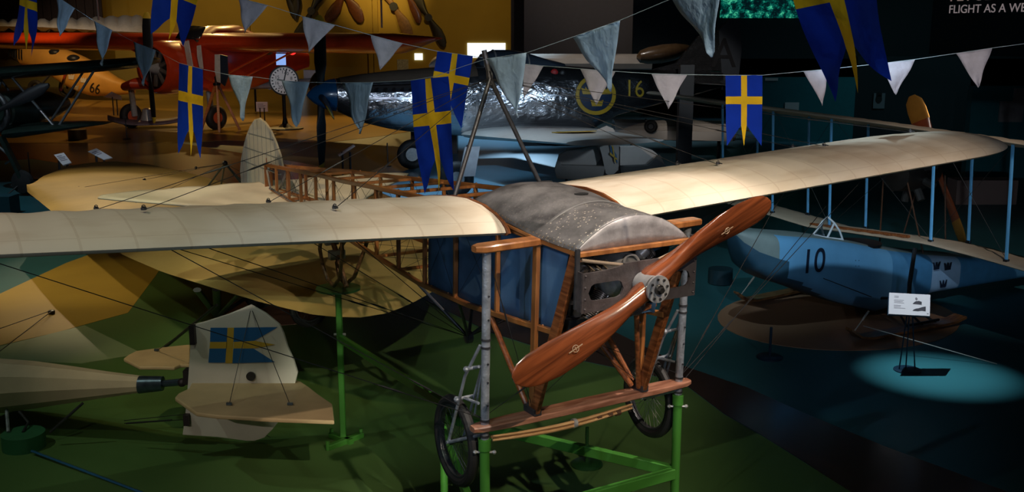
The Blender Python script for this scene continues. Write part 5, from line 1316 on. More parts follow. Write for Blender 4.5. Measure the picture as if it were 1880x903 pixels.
# wings
x0 = FF.inv(1650, 440, 1, -.4).x
def fx_(u, v, dx=0): return FF.inv(u, v, 0, x0+dx)
LW = [(1230, 345), (1310, 366), (1415, 396), (1480, 416), (1650, 440), (1700, 448), (1800, 474), (1880, 497), (2000, 533)]
UW = [(1186, 171), (1262, 180), (1330, 190), (1430, 203), (1530, 216), (1620, 228), (1700, 240), (1810, 255), (1880, 266), (2000, 286)]
fcr = mat('cream_biplane_fabric', (.52, .42, .31), .6, var=.12, scale=2, bump=.1, bscale=60)
def bip(tab, inc, name, ch=1.5, dx=0):
    P = [fx_(u, v, dx) for u, v in tab]; ys2 = sorted([(p.y, p.z) for p in P]); y0_, y1_ = ys2[0][0], ys2[-1][0]; rows = []
    for i in range(61):
        y = lerp(y0_, y1_, i/60); z = interp(ys2, y); ti = min(i, 60-i)/2.5; cc_ = ch*min(1, .55+.25*ti)
        sag = .012*(i % 2)
        up = [Vector((x0+dx+f*cc_, y, z-math.tan(inc)*f*cc_+u_*.62*(1 if 0 else 1)-sag*(f > .05))) for f, u_, l_ in [(0, 0, 0), (.02, .028, -.02), (.06, .06, -.03), (.15, .09, .0), (.3, .11, .04), (.5, .1, .05), (.75, .055, .03), (1, 0, -.006)]]
        lo = [Vector((x0+dx+f*cc_, y, z-math.tan(inc)*f*cc_+l_*.62)) for f, u_, l_ in [(.02, .028, -.02), (.06, .06, -.03), (.15, .09, .0), (.3, .11, .04), (.5, .1, .05), (.75, .055, .03), (1, 0, -.006)]]
        rows.append(up+lo[::-1])
    o = B().loft(rows).build(name, fcr, fbt, smooth=50); return o, ys2
lw, LS = bip(LW, .11, 'lower_wing', 1.15); uw, US_ = bip(UW, .17, 'upper_wing', 1.4, -.1)
uw['label'] = 'cream upper wing'; lw['label'] = 'cream lower wing'
lbs = mat('sky_blue_strut_paint', (.13, .42, .75), .4, var=.05)
for u, v in ((1325, 190), (1418, 202), (1525, 216), (1715, 242), (1858, 263)):
    y = fx_(u, v).y
    for dx, so in ((.12, 0), (.95, .0)):
        zt = interp(US_, y)-.17*dx-.0; zb = interp(LS, y)-.11*dx+.03
        s_ = B().tube([(x0+dx-.1, y, zt), (x0+dx, y, zb)], .026, 10, flat=.6).build('interplane_strut', lbs, fbt)
        B().box((x0+dx, y, zb+.01), .07, .05, .05).build('strut_foot', blkp, s_, smooth=0)
ysl = [fx_(u, v).y for u, v in ((1325, 190), (1418, 202), (1525, 216), (1715, 242), (1858, 263))]
for a, c in zip(ysl, ysl[1:]):
    for p, q in ((a, c), (c, a)):
        wire((x0+.05, p, interp(US_, p)-.02), (x0+.12, q, interp(LS, q)+.05), .003, parent=fbt)
# front spar pipe in dark wood over the hull, engine, propeller
B().tube([fx_(1480, 416)+Vector((.1, 0, .03)), fx_(1660, 440)+Vector((.1, 0, .03))], .03, 8).build('wing_spar', dwood, fbt)
ph = FF.inv(1722, 312, 1, 0.0)
brz = mat('bronze_sheathed_wood', (.42, .20, .035), .3, .55, var=.3, scale=3); mah = mat('mahogany_blade', (.16, .035, .012), .3, var=.2, coat=.5)
Rp = (FF.inv(1670, 178, 0, ph.x)-ph).length
dirp = (FF.inv(1675, 178, 0, ph.x)-ph).normalized()
for s in (1, -1):
    d = dirp*s; sv = Vector((1, 0, 0)).cross(d).normalized()
    def ring(f, w, th): 
        tw = math.radians(25); ch = sv*math.cos(tw)+Vector((1, 0, 0))*math.sin(tw); nn = ch.cross(d)
        return [ph+d*(f*Rp)+ch*w*math.cos(q)+nn*th*math.sin(q) for q in [2*PI*k/14 for k in range(14)]]
    o = B().loft([ring(0, .05, .05), ring(.2, .07, .04), ring(.45, .12, .025), ring(.66, .145, .018)]).build('propeller_blade', mah, fbt)
    B().loft([ring(.66, .147, .019), ring(.8, .15, .015), ring(.92, .13, .012), ring(1.0, .05, .008)]).build('blade_sheath', brz, o)
en = B().lathe((ph.x-1.0, 0, ph.z), (1, 0, 0), [(0, .12), (.05, .26), (.5, .3), (.85, .2), (1.0, .08)], 20).build('engine', mat('dark_engine', (.025, .022, .02), .4, .6, var=.3), fbt)
for k in range(9):
    an = 2*PI*k/9; B().tube([(ph.x-.6, math.cos(an)*.2, ph.z+math.sin(an)*.2), (ph.x-.6, math.cos(an)*.46, ph.z+math.sin(an)*.46)], .06, 8).build('cylinder', mat('dark_cylinder', (.03, .028, .026), .45, .3), en)
for sg in (-1, 1):
    for dx in (-.95, -.1):
        B().tube([(ph.x+dx, sg*.22, ph.z-.05), (ph.x+dx+(.25 if dx < -.5 else -.1), sg*.42, dk_(1680, 0).z)], .012, 8).build('engine_strut', mat('dark_strut_wood', (.06, .025, .012), .5), fbt)
# skis
skw = wood('ski_wood', (.12, .05, .02), (.34, .16, .06), 3, (2, 10, 10))
for (u0, v0), (u1, v1), yy in (((1350, 563), (1535, 524), 1), ((1556, 633), (1762, 594), -1)):
    a, c = FF.loc(fl(u0, v0)), FF.loc(fl(u1, v1)); rows = []
    for i in range(13):
        t = i/12; p = a.lerp(c, t); z = .05+.16*max(0, (.14-t)/.14)**2+.05*max(0, (t-.9)/.1); w = .11*(.5+.5*min(1, t*8))
        rows.append([Vector((p.x, p.y-w, z)), Vector((p.x, p.y+w, z)), Vector((p.x, p.y+w, z+.035)), Vector((p.x, p.y-w, z+.035))])
    s_ = B().loft(rows).build('ski', skw, fbt, smooth=30)
    m_ = a.lerp(c, .62); hz_ = fs(1600, 570).z+.1
    b = B()
    for dx in (-.28, .1, .45): b.tube([(m_.x+dx*.8, m_.y, .07), (m_.x+.05+dx*.2, m_.y*.55+.0, .36)], .018, 6)
    b.tube([(m_.x-.2, m_.y, .12), (m_.x+.4, m_.y, .12)], .02, 6); b.tube([(m_.x+.05, m_.y*.55, .36), (m_.x+.05, 0, hz_)], .022, 6); b.build('ski_strut', blkp, s_)
    tp_ = a.lerp(c, .05); b = B(); b.tube([(tp_.x, tp_.y, .18), (tp_.x+.24, tp_.y, .42)], .008, 6); b.tube([(tp_.x+.14, tp_.y, .32), (tp_.x+.25, tp_.y, .43)], .015, 6); b.build('ski_tensioner', mat('pale_rod_grey', (.5, .46, .42), .4, var=0), s_)
B().tube([FF.inv(1680, 455, 1, -1.1), FF.inv(1670, 520, 1, -1.1), FF.inv(1668, 560, 1, -1.1)], .03, 8).build('float_strut', blkp, fbt)
cable(fl(1585, 598, .35), fl(1830, 668, .012), 'thin pale cable sloping over the tan disc past the sign stand', .007, mat('pale_cable', (.4, .36, .33), .5, var=0))
# ---------------------------------------------------------------- sign stand in a pool of light
g = fl(1666, 680); sg_ = thing('information_stand', 'white captioned sign on thin black legs standing in the pool of light at right', 'information stand', loc=g)
navb = mat('dark_navy_metal', (.01, .03, .06), .4, .3, var=0)
B().lathe((0, 0, .0), (0, 0, 1), [(0, .17), (.015, .17), (.02, .16)], 30).build('base', navb, sg_)
for u, v in ((1651, 675), (1663, 676), (1680, 673)):
    a = at(u, v, g.y)-g; B().tube([(a.x, 0, .02), (at(1670+(u-1665)*.35, 578, g.y-.05)-g)], .009, 8).build('leg', navb, sg_)
cs = [at(u, v, g.y+dy)-g for u, v, dy in ((1633, 537, .10), (1708, 541, .10), (1707, 580, -.16), (1631.5, 576, -.16))]
nn = (cs[1]-cs[0]).cross(cs[3]-cs[0]).normalized(); nn = nn if nn.y < 0 else -nn
bd = B().slab([c-nn*.012 for c in cs], nn*.012).build('sign_board', mat('pale_pink_board', (.72, .58, .60), .5, var=0), sg_, smooth=0)
B().slab([lerp_ for lerp_ in [c*1.0+(c-(sum(cs, Vector())/4))*.03-nn*.026 for c in cs]], nn*.012).build('sign_backing', navb, sg_, smooth=0)
X_ = (cs[1]-cs[0]); Y_ = (cs[0]-cs[3])
def onb(x, y): return cs[3]+X_*x+Y_*y+nn*.0012
txg = mat('grey_print', (.30, .24, .27), .6, var=0)
b = B()
random.seed(3)
for i in range(10):
    y = .86-.062*i; w = random.uniform(.16, .3) if i > 1 else .11
    if i in (2, 6): continue
    b.slab([onb(.12, y), onb(.12+w, y), onb(.12+w, y-.018), onb(.12, y-.018)], nn*.0008)
b.build('caption_lines', txg, bd, smooth=0)
dkp = mat('dark_print', (.05, .035, .045), .6, var=.3, scale=20)
b = B(); b.slab([onb(.57, .52), onb(.79, .50), onb(.79, .64), onb(.72, .68), onb(.69, .66), onb(.66, .66), onb(.62, .62)], nn*.0008); b.build('portrait_print', dkp, bd, smooth=0)
b = B(); b.slab([onb(.635, .82), onb(.66, .84), onb(.69, .78), onb(.68, .70), onb(.65, .70), onb(.63, .76)], nn*.0010); b.build('portrait_head', mat('mid_print', (.22, .16, .18), .6, var=0), bd, smooth=0)
b = B(); b.slab([onb(.57, .20), onb(.60, .26), onb(.66, .31), onb(.72, .33), onb(.80, .39), onb(.89, .43), onb(.89, .20), onb(.8, .22), onb(.7, .19)], nn*.0008); b.build('plane_print', dkp, bd, smooth=0)
b = B(); b.slab([onb(.92, .08), onb(.96, .08), onb(.96, .11), onb(.92, .11)], nn*.0008); b.build('small_mark', dkp, bd, smooth=0)
# ---------------------------------------------------------------- small floor things
def stanch(u, v, R, h, m, lab, name='stanchion'):
    g = fl(u, v); o = thing(name, lab, 'stanchion', loc=g); B().lathe((0, 0, 0), (0, 0, 1), [(0, R), (.02, R), (.035, R*.85)], 30).build('base', m, o); B().tube([(0, 0, .03), (0, 0, h)], .018, 10).build('pole', m, o)
stanch(1413, 657, .17, .42, navb, 'low navy post on a round base in front of the flying boat')
stanch(1077, 854, .16, .40, mat('deep_green_metal', (.01, .05, .012), .4, var=0), 'low dark green post on a round base behind the propeller plane undercarriage')
stanch(56, 330, .25, .8, blkp, 'thin black post standing beside the dark biplane wheel')
stanch(712, 306, .12, .75, blkp, 'short black post standing left of the fighter wheel')
stanch(233, 256, .16, .9, blkp, 'thin short post on the ochre floor below the leftmost ski')
def drumt(u, v0, v1, w, m, lab):
    g = fl(u, v1); z = at(u, v0, g.y).z; R = w*g.y/FL/2; tag(B().lathe((g.x, g.y, .012), (0, 0, 1), [(0, R), (z, R), (z+.001, .01)], 30).build('floor_drum', m, None, smooth=40), lab, 'drum')
drumt(1322, 494, 520, 46, mat('dark_teal_drum', (.008, .035, .05), .5, var=0), 'dark teal round drum on the floor left of the flying boat nose')
drumt(143, 238, 256, 33, mat('brown_drum', (.14, .07, .02), .5), 'brown round drum under the tip of the dark lower wing')
g = fl(-8, 395); b = B(); b.box((g.x, g.y+.2, .22), .75, .5, .44); tag(b.build('floor_box', mat('teal_box', (.02, .09, .12), .5, var=0), None, smooth=0), 'dark teal box on the floor at the left edge', 'box')
def signst(pts, base, lab, m=None, dy=.3, legs=((-.1), (.1)), marks=0, grp=None, name='information_sign'):
    g = fl(*base); o = thing(name, lab, 'information sign', loc=g, group=grp)
    c = [at(u, v, g.y+(dy if i < 2 else -dy))-g for i, (u, v) in enumerate(pts)]
    n_ = (c[1]-c[0]).cross(c[3]-c[0]).normalized(); n_ = n_ if n_.y < 0 else -n_
    bo = B().slab(c, -n_*.03).build('sign_board', m or mat('white_sign', (.75, .70, .72), .5, var=0), o, smooth=0)
    X, Y = c[1]-c[0], c[3]-c[0]
    b = B()
    for i in range(marks):
        x, y, w, h = ((.12, .2, .5, .06), (.12, .35, .7, .05), (.12, .48, .6, .05), (.12, .62, .7, .05), (.55, .75, .3, .14))[i]
        P = [c[0]+X*a+Y*d+n_*.006 for a, d in ((x, y), (x+w, y), (x+w, y+h), (x, y+h))]; b.slab(P, n_*.003)
    if marks: b.build('caption_lines', mat('sign_print', (.25, .2, .24), .6, var=0), bo, smooth=0)
    cen = sum(c, Vector())/4
    for dx in legs: B().tube([(cen.x+dx, 0, 0), (cen.x+dx, 0, cen.z-.05)], .03, 6).build('leg', blkp, o)
    return o
signst([(99, 284), (117, 280), (131, 298), (115, 303)], (116, 372), 'white captioned sign standing behind the left wing tip, nearer the biplane wheel', marks=4, dy=.2)
signst([(161, 278), (177, 272), (206, 289), (190, 293)], (184, 352), 'white captioned sign with small dark pictures behind the big yellow wing', marks=3, dy=.2)
signst([(470, 187), (491, 187), (492, 205), (471, 205)], (482, 222), 'small upright white sign left of the platform clock', marks=4, dy=0)
signst([(190, 178), (205, 168), (222, 176), (223, 183)], (207, 212), 'bright pale card lying tilted near the yellow plane number', dy=.4)
signst([(58, 182), (74, 170), (82, 169), (68, 183)], (70, 214), 'pinkish tilted sign under the wheel of the yellow plane', mat('pink_sign', (.6, .4, .5), .5, var=0), dy=.4)
signst([(620, 283), (648, 265), (651, 267), (622, 286)], (634, 352), 'dark reading stand with a bright top edge below the fighter nose', mat('bright_edge', (.7, .6, .6), .4, var=0), dy=.5)
rs_ = bpy.data.objects['information_sign.006'] if 'information_sign.006' in bpy.data.objects else None
# amber tall drum and misc dark plinth at nose of fighter
g = fl(735, 300); b = B(); b.box((g.x+.9, g.y+3, .55), 1.6, .8, 1.1); tag(b.build('display_case', mat('dark_red_case', (.05, .022, .016), .4, var=0), None, smooth=0), 'dark reddish display case behind the fighter nose', 'display case')
# old engine with brass tubes and pipes at the right edge
g = fl(1838, 268); oe = thing('old_engine', 'dark engine on a stand with gold tubes at the right edge', 'engine', loc=g)
def OQ(u, v, dy=0): return at(u, v, g.y+dy)-g
gold = mat('gold_tube', (.5, .28, .03), .3, .8, var=.1)
for u in (1810, 1816, 1822): B().tube([OQ(u, 168), OQ(u-1, 212)], .045, 8).build('gold_tube', gold, oe)
B().tube([OQ(1850, 165), OQ(1838, 195), OQ(1843, 220), OQ(1830, 250)], .11, 10).build('exhaust_pipe', mat('rusty_pipe', (.16, .08, .05), .4, .5, var=.3), oe)
B().loft([sell(OQ(1828, 175, .5), (1, 0, 0), (0, 0, 1), .4, .2, 14), sell(OQ(1828, 240, .5), (1, 0, 0), (0, 0, 1), .5, .25, 14)]).build('engine_block', mat('black_engine', (.015, .013, .012), .5, .5), oe)
for u in (1815, 1845): B().tube([OQ(u, 240), Vector((OQ(u, 240).x, 0, 0))], .05, 6).build('stand_leg', blkp, oe)
g = fl(1800, 372); b = B(); b.box((g.x, g.y, .3), 1.5, .6, .6); tag(b.build('display_plinth', mat('pinkish_plinth', (.30, .19, .17), .6, var=0), None, smooth=0), 'low pinkish plinth behind the flying boat struts at right', 'plinth')
# ---------------------------------------------------------------- bunting: lines, pennants, flags
def cloth(m, tcol, f):
    nt = m.node_tree; N = nt.nodes; L = nt.links; b_ = N['Principled BSDF']; out = [n for n in N if n.type == 'OUTPUT_MATERIAL'][0]
    t = N.new('ShaderNodeBsdfTranslucent'); t.inputs['Color'].default_value = (*tcol, 1); mx = N.new('ShaderNodeMixShader'); mx.inputs[0].default_value = f
    L.new(b_.outputs[0], mx.inputs[1]); L.new(t.outputs[0], mx.inputs[2]); L.new(mx.outputs[0], out.inputs['Surface']); return m
def penmat(nm, c): return cloth(mat(nm, c, .55, var=.16, scale=14, bump=.6, bscale=22), [min(1, x*1.3) for x in c], .35)
pb = penmat('pale_blue_pennant_cloth', (.33, .47, .60)); pg = penmat('grey_white_pennant_cloth', (.42, .42, .50))
fb_ = mat('flag_cloth_blue', (.004, .03, .34), .8, spec=.1, var=.10, scale=9, bump=.25, bscale=14); fy_ = mat('flag_cloth_yellow', (.66, .42, .015), .8, spec=.1, var=.10, scale=9, bump=.25, bscale=14)
cloth(fb_, (.01, .05, .5), .25); cloth(fy_, (.7, .45, .02), .25)
def pt(u, v, d):
    r = ray(u, v); return CO+r*(d)
def pennant(tl, tr, tip_, d0, d1, m, lab, grp, ph=0.0, curl=0.0):
    A, Bq, T_ = pt(*tl, d0), pt(*tr, d1), pt(*tip_, (d0+d1)/2+curl)
    nrm_ = (Bq-A).cross(T_-A).normalized(); w = (Bq-A).length; rows = []
    for i in range(15):
        t = i/14; l = A.lerp(T_, t); r = Bq.lerp(T_, t); row = []
        for j in range(9):
            s = j/8; p = l.lerp(r, s); p = p+nrm_*(.03*w*math.sin(s*3+t*7+ph)*t*1.4+.012*w*math.sin(s*9+ph*2))*(1 if t < .98 else .3)
            p = p+(Bq-A)*(.05*math.sin(t*5+ph)*t*(1-t)*2); row.append(p)
        rows.append(row)
    o = B().grid(rows).build('pennant', m, None, smooth=60, solid=.0015); return tag(o, lab, 'pennant', grp)
def flag(tl, tr, bl2, br2, d0, d1, lab, grp, ph=0.0, mid_=None, amp=1.0):
    A, Bq, L2, R2 = pt(*tl, d0), pt(*tr, d1), pt(*bl2, d0), pt(*br2, d1)
    nrm_ = (Bq-A).cross(L2-A).normalized(); w = (Bq-A).length
    cols = [0, .07, .14, .21, .28, .35, .42, .47, .53, .58, .65, .72, .79, .86, .93, 1.0]
    rowsT = [0, .05, .10, .15, .2, .25, .30, .333, .366, .41, .47, .53, .59, .65, .71]
    def P(s, t):
        p = A.lerp(L2, t).lerp(Bq.lerp(R2, t), s)
        return p+nrm_*(amp*(.03*w*math.sin(s*5+t*5+ph)*(.3+t)+.008*w*math.sin(s*13-t*9+ph)))
    b = B(); nc = len(cols)
    def mi(i, j): return 1 if (.415 < (cols[j]+cols[j+1])/2 < .585 or .30 < (rowsT[i]+rowsT[i+1])/2 < .41) else 0
    b.grid([[P(s, t) for s in cols] for t in rowsT], mi)
    def tongue(s0, s1, sx, m):
        rows = []
        for i in range(9):
            t = i/8; tt = .71+(1-.71)*t; a = lerp(s0, sx, t); c = lerp(s1, sx, t); rows.append([P(lerp(a, c, j/5), tt) for j in range(6)])
        b.grid(rows, m)
    tongue(0, .42, .02, 0); tongue(.58, 1, .98, 0); tongue(.42, .58, .5, 1)
    o = b.build('swallowtail_flag', [fb_, fy_], None, smooth=60); return tag(o, lab, 'flag', grp)
GA, GB = 'pennants on the nearer bunting line', 'pennants on the farther bunting line'
strm = mat('pale_string', (.30, .40, .46), .6, var=0)
A_ = [((38, -12), 16.5), ((103, -8), 15.5), ((137, 15), 15), ((172, 38), 14.5), ((207, 56), 14), ((246, 77), 13.5), ((285, 92), 13), ((328, 115), 12.3), ((372, 127), 11.8), ((418, 137), 11.3), ((465, 141), 10.9), ((518, 148), 10.5), ((568, 151), 10.1), ((627, 152), 9.4), ((685, 151), 8.8), ((752, 148), 8.1), ((800, 140), 7.8), ((850, 122), 7.4), ((893, 108), 7.1), ((967, 97), 6.8), ((1052, 68), 6.3), ((1137, 38), 5.9), ((1232, -2), 5.4), ((1330, -42), 5.0), ((1468, -110), 4.3), ((1640, -170), 3.7)]
B_ = [((278, -70), 9.6), ((358, -35), 9.3), ((437, -4), 9.0), ((492, 10), 8.9), ((555, 30), 8.8), ((615, 46), 8.7), ((680, 64), 8.6), ((740, 80), 8.6), ((803, 94), 8.6), ((868, 103), 8.5), ((958, 117), 8.5), ((998, 121), 8.5), ((1065, 126), 8.4), ((1130, 131), 8.4), ((1196, 135), 8.3), ((1262, 137), 8.3), ((1332, 138), 8.3), ((1400, 138), 8.3), ((1475, 131), 8.3), ((1520, 127), 8.3), ((1613, 117), 8.3), ((1680, 109), 8.3), ((1755, 98), 8.3), ((1822, 88), 8.3), ((1890, 79), 8.3), ((2040, 55), 8.3)]
for tab, lab in ((A_, 'thin bunting line carrying pale blue pennants and flags across the front'), (B_, 'thin bunting line carrying greyish pennants and flags farther back')):
    pts = [pt(*q, d) for q, d in tab]
    e0 = pts[0]+(pts[0]-pts[1]).normalized()*(6 if tab is A_ else 4); e1 = pts[-1]+(pts[-1]-pts[-2]).normalized()*3
    tag(B().tube([e0]+pts+[e1], .0022, 5).build('bunting_line', strm, None), lab, 'bunting line')
def Ad(u): return interp([(q[0], d) for q, d in A_], u)
def Bd(u): return interp([(q[0], d) for q, d in B_], u)
for i, (tl, tr, tp2, lab, m) in enumerate([
    ((103, -8), (137, 15), (109, 66), 'curled pale pennant at upper left in front of the silver wing', pb),
    ((172, 38), (207, 56), (187, 121), 'pale blue pennant over the orange yellow plane', pb),
    ((246, 77), (285, 92), (264, 158), 'pale blue pennant hanging before the red engine cowl', pb),
    ((418, 137), (465, 141), (446, 222), 'pale blue pennant right of the tripod', pb),
    ((518, 148), (568, 151), (544, 233), 'pale blue pennant partly covering the clock', pb),
    ((627, 152), (685, 151), (660, 246), 'pale blue pennant before the fighter engine', pb),
    ((893, 108), (967, 97), (951, 216), 'pale blue pennant behind the pylon top of the wooden plane', pb),
    ((1052, 68), (1137, 38), (1122, 168), 'large pale blue pennant overlapping the three crowns roundel', pb),
    ((1232, -2), (1330, -42), (1307, 105), 'largest pale blue pennant, cut by the top edge', pb)]):
    pennant(tl, tr, tp2, Ad(tl[0]), Ad(tr[0]), m, lab, GA, i*1.3)
for i, (tl, tr, tp2, lab) in enumerate([
    ((437, -4), (492, 10), (449, 61), 'grey pennant at the top between two planes, above the red wing'),
    ((555, 30), (615, 46), (567, 96), 'grey pennant in front of the fighter propeller tip'),
    ((680, 64), (740, 80), (698, 128), 'grey pennant at the red wing tip'),
    ((958, 117), (998, 121), (962, 180), 'narrow grey pennant half hidden behind a pale blue one'),
    ((1065, 126), (1130, 131), (1095, 193), 'crumpled grey pennant over the three crowns roundel'),
    ((1196, 135), (1262, 137), (1227, 200), 'crumpled grey pennant right of the yellow 16'),
    ((1475, 131), (1520, 127), (1510, 194), 'crumpled grey pennant behind the biggest flag, left of its tails'),
    ((1613, 117), (1680, 109), (1645, 174), 'crumpled grey pennant just right of the biggest flag'),
    ((1755, 98), (1822, 88), (1796, 161), 'crumpled grey pennant nearest the right edge')]):
    pennant(tl, tr, tp2, Bd(tl[0]), Bd(tr[0]), pg, lab, GB, i*1.7+1)
GF = 'swallowtail flags on the bunting'
flag((38, -45), (70, -38), (28, 85), (62, 106), 16, 15.4, 'small blue and yellow swallowtail flag at upper left corner', GF, .4)
flag((328, 116), (372, 127), (327, 282), (372, 292), 12.3, 11.8, 'narrow blue and yellow swallowtail flag before the red plane', GF, 1.2, amp=.6)
flag((752, 148), (822, 140), (776, 356), (838, 350), 8.1, 7.7, 'large blue and yellow swallowtail flag left of the pylon', GF, 2.0)
flag((803, 94), (868, 103), (784, 214), (848, 236), 8.6, 8.5, 'blue and yellow swallowtail flag behind the large central one', GF, 3.1)
flag((1332, 138), (1400, 138), (1333, 268), (1399, 268), 8.3, 8.3, 'straight hanging swallowtail flag above the right wing', GF, .9, amp=.5)
flag((292, -78), (372, -45), (275, 62), (342, 88), 9.6, 9.3, 'blue and yellow swallowtail flag at top left over the red wing', GF, 1.5)
flag((1425, -105), (1590, -125), (1525, 190), (1640, 148), 4.35, 3.9, 'biggest swallowtail flag hanging at upper right, cut by the frame', GF, 2.6)
# ---------------------------------------------------------------- lights
def spot(loc, tgt, w, col=(1, .85, .68), ang=40, blend=.5, r=.08, spec=1.0):
    l = bpy.data.lights.new('hall_and_fill_spot', 'SPOT'); l.energy = w; l.color = col; l.spot_size = math.radians(ang); l.spot_blend = blend; l.shadow_soft_size = r; l.specular_factor = spec
    o = bpy.data.objects.new('hall_and_fill_spot', l); C.objects.link(o); o.location = loc
    o.rotation_euler = (Vector(tgt)-Vector(loc)).to_track_quat('-Z', 'Y').to_euler(); return o
def area(loc, tgt, w, col, size):
    l = bpy.data.lights.new('ambient_fill', 'AREA'); l.energy = w; l.color = col; l.size = size
    o = bpy.data.objects.new('ambient_fill', l); C.objects.link(o); o.location = loc
    o.rotation_euler = (Vector(tgt)-Vector(loc)).to_track_quat('-Z', 'Y').to_euler(); return o
# hall spots under the ceiling, with unseen low fill spots added between them
warm = (1, .84, .66)
spot((3.4, -2.5, 9.6), (.6, 6.7, 3.0), 2900, (1, .82, .62), 22, .7, .05)      # main lights on the wooden plane
spot((3.3, 5.0, 9.8), (.9, 6.8, 3), 2700, (1, .86, .76), 22, .7, .05)
spot((-3.2, .6, 7.5), (.2, 6.4, 2.4), 420, (.6, .75, 1), 24, .7, .05)  # cool fill added for the left side and the metal tubes
spot((-3.6, 1.4, 3.3), (-.1, 6.9, 2.4), 130, (.55, .75, 1), 26, .8, .05)  # low unseen blue fill added under the left wing for the side cloth
spot((.9, 3.6, 1.1), (-3.6, 15, .3), 650, (.95, 1, .75), 15, .7, .04)  # low unseen spot added beneath the monoplane, lighting the wheels behind it
spot((5.8, -1.5, 7.6), (2.7, 8.2, 3.45), 2600, (1, .84, .70), 20, .8, .05)
spot((-5.5, 3, 9.5), (-2.0, 5.6, 3.1), 430, (1, .84, .70), 42, .8, .05)
spot((-11.5, 28, 9.5), (-7.6, 19, 1.2), 1700, (1, .76, .46), 21, .6, .10)         # big yellow wing, sheen
spot((-6.5, 6, 11), (-3.4, 12.5, 1), 1000, (1, .74, .36), 26, .6, .08)
spot((-12, 8, 10), (-7.4, 16.2, 0), 700, (1, .82, .45), 28, .7, .08)
spot((3.5, 12, 11), (-1.5, 12, 0), 300, (.9, 1, .75), 30, .6, .08)
spot((-4.5, -1, 5.5), (-2.9, 9.8, .6), 480, (1, .88, .72), 22, .8, .06)
spot((-16, 20, 9), (-7.6, 19, 1.2), 2000, (1, .78, .46), 46, .8, .1)
spot((-13, 21, 9), (-12.6, 26, 0), 700, (.7, .9, 1), 40, .8, .1)
spot((-14, 12, 7), (-6.8, 17.3, 0), 800, (1, .8, .42), 20, .7, .08)
spot((-9, 6, 10.5), (-4.8, 10.5, 0), 520, (.85, 1, .8), 36, .5, .05)
spot((-6, 4, 8.5), (-3.6, 15, 0), 900, (.9, 1, .7), 14, .6, .05)
spot((.5, .5, 11), (-.8, 9.2, 0), 520, (.85, 1, .72), 40, .7, .05)
spot((-4, 8.5, 9), (-2.6, 12.5, 2), 560, warm, 26, .6, .05)                      # tailplane
spot((2.4, 13.0, 9.5), (5.3, 12.35, 0), 4200, (.66, .92, 1), 12.2, 1, .02)     # pool at the sign
spot((4.6, 5.5, 5.6), (5.0, 12.4, 1), 90, (1, .82, .82), 8, .8, .03)
spot((1.5, 9, 9), (3.0, 17.5, 0), 800, (.66, .9, 1), 34, .9, .08)
spot((1.5, 4.5, 6.5), (4.8, 15.0, 1.2), 2300, (.66, .86, 1), 20, .9, .06)          # flying boat
spot((2.8, 3.6, 2.8), (7.2, 15.6, 1.35), 800, (.66, .86, 1), 15, .9, .06)  # unseen low fill added to reach the hull below its lower wing
spot((5.5, 7, 10), (7.4, 14.5, 3.2), 1300, (1, .88, .78), 30, .9, .06)
spot((-1.5, 25, 12), (-.8, 26.5, 0), 4200, (.50, .75, 1), 40, .9, .15)
spot((3.5, 26, 12), (3.3, 29, 0), 1500, (.55, .78, 1), 26, .9, .15)
spot((.5, 43, 5.8), (.4, 33.5, 0), 3600, (.5, .76, 1), 24, .8, .2)  # low unseen spot added from behind, brightening the floor beneath the fighter
spot((-6, 19, 6.5), (-.2, 32, 0), 3800, (.5, .76, 1), 15, .8, .1)  # matching spot added at front left for the same floor
spot((0, 20, 12), (.8, 27.5, 1.6), 1300, (1, .9, .78), 18, .8, .1)
spot((0, 44, 12.5), (-.4, 41, 0), 5200, (.50, .76, 1), 34, .9, .15)              # blue floor under the fighter
spot((6.2, 9, 5.0), (-2.0, 30, 2.2), 3200, (.6, .8, 1), 14, .6, .3)  # unseen mid-air spot added to put highlights on the fighter flank
spot((12.5, 11, 5.5), (2.0, 31, 2.0), 3200, (.6, .8, 1), 14, .6, .3)  # second added mid-air spot, for highlights farther back on the fighter
spot((-4.5, 9, 5.0), (-2.6, 30, 2.2), 900, (.55, .76, 1), 13, .6, .15)  # added mid-air spot, more gleam on the fighter body
spot((0, 15, 6.5), (3.2, 29.3, 1.2), 1300, (1, .88, .76), 11, .7, .1)  # unseen spot added in front of the grey tail to brighten it
spot((5, 16, 8), (6.0, 34, 2.2), 2600, (1, .92, .84), 12, .7, .1)
spot((0, 34, 12.5), (4, 41, 3.0), 1500, (1, .92, .85), 40, .8, .1)
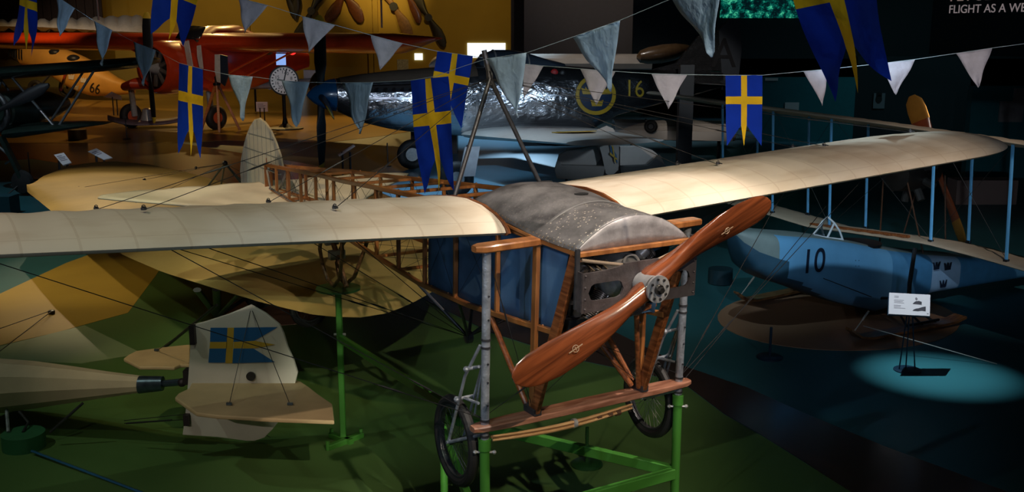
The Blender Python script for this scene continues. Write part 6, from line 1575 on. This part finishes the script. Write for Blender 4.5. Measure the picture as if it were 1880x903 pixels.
for x, y, tx, ty, w_ in ((-22, 44, -22, 60, 4600), (-14, 58, -14, 46, 4200), (-8, 58, -8, 47, 5200), (-20, 66, -16, 50, 2000), (-30, 50, -28, 62, 3600)):
    spot((x, y, 12.5), (tx, ty, 0), w_, (1, .62, .2), 44, .8, .15)
spot((-10, 68, 12.5), (-10, 79.8, 8.5), 4800, (1, .70, .22), 40, .9, .1)
spot((-20, 66, 12.5), (-22, 79.8, 6), 2000, (1, .70, .22), 70, .9, .1)
spot((-3, 66, 12.5), (-4, 79.8, 4), 1300, (1, .70, .22), 60, .9, .1)
spot((-9, 30, 9), (-14, 45, 2.5), 1300, (1, .72, .5), 26, .8, .1)
spot((-22, 50, 12.8), (-26, 65, 5), 3000, (1, .85, .7), 34, .8, .1)
spot((-9, 20, 8), (-12.4, 28.5, .8), 260, (.9, .92, 1), 12, .6, .05)
spot((-16, 17, 7), (-12.5, 27, 2), 300, (.7, .85, 1), 24, .7, .05)
spot((18, 30, 13), (17, 40, 3), 900, (.4, .9, 1), 60, .8, .1)
spot((4, 40, 12), (5, 52, 8), 1100, (1, .9, .8), 60, .9, .1)
# unseen spots added behind the viewer to brighten the bunting
spot((-1.5, -3, 5.6), (-3.5, 12, 4.5), 1050, (.75, .86, 1), 32, .8, .1)
spot((2.5, -3, 5.4), (2.2, 6, 4.7), 640, (.75, .82, 1), 46, .8, .1)
spot((-.5, -2, 5), (1.4, 3.8, 4.8), 170, (.75, .85, 1), 22, .8, .08)
spot((-6, 12, 5), (-5.3, 29.3, 2.2), 900, (.7, .85, 1), 7, .6, .1)  # added mid-air spot that brightens the fighter spinner
spot((-3, -2, 6), (-7.2, 14.5, 5.0), 3200, (.75, .86, 1), 17, .8, .1)
area((0, 12, 13.5), (0, 12, 0), 10, (.6, .75, 1), 14)  # dim overhead area fill, added for the general ambient level
sc = bpy.context.scene
sc.view_settings.view_transform = 'Standard'; sc.view_settings.look = 'None'; sc.view_settings.gamma = 1; sc.view_settings.exposure = 0
try: sc.view_settings.use_curve_mapping = False
except Exception: pass
w = bpy.data.worlds.new('world'); sc.world = w; w.use_nodes = True
w.node_tree.nodes['Background'].inputs[0].default_value = (0, 0, 0, 1); w.node_tree.nodes['Background'].inputs[1].default_value = 0
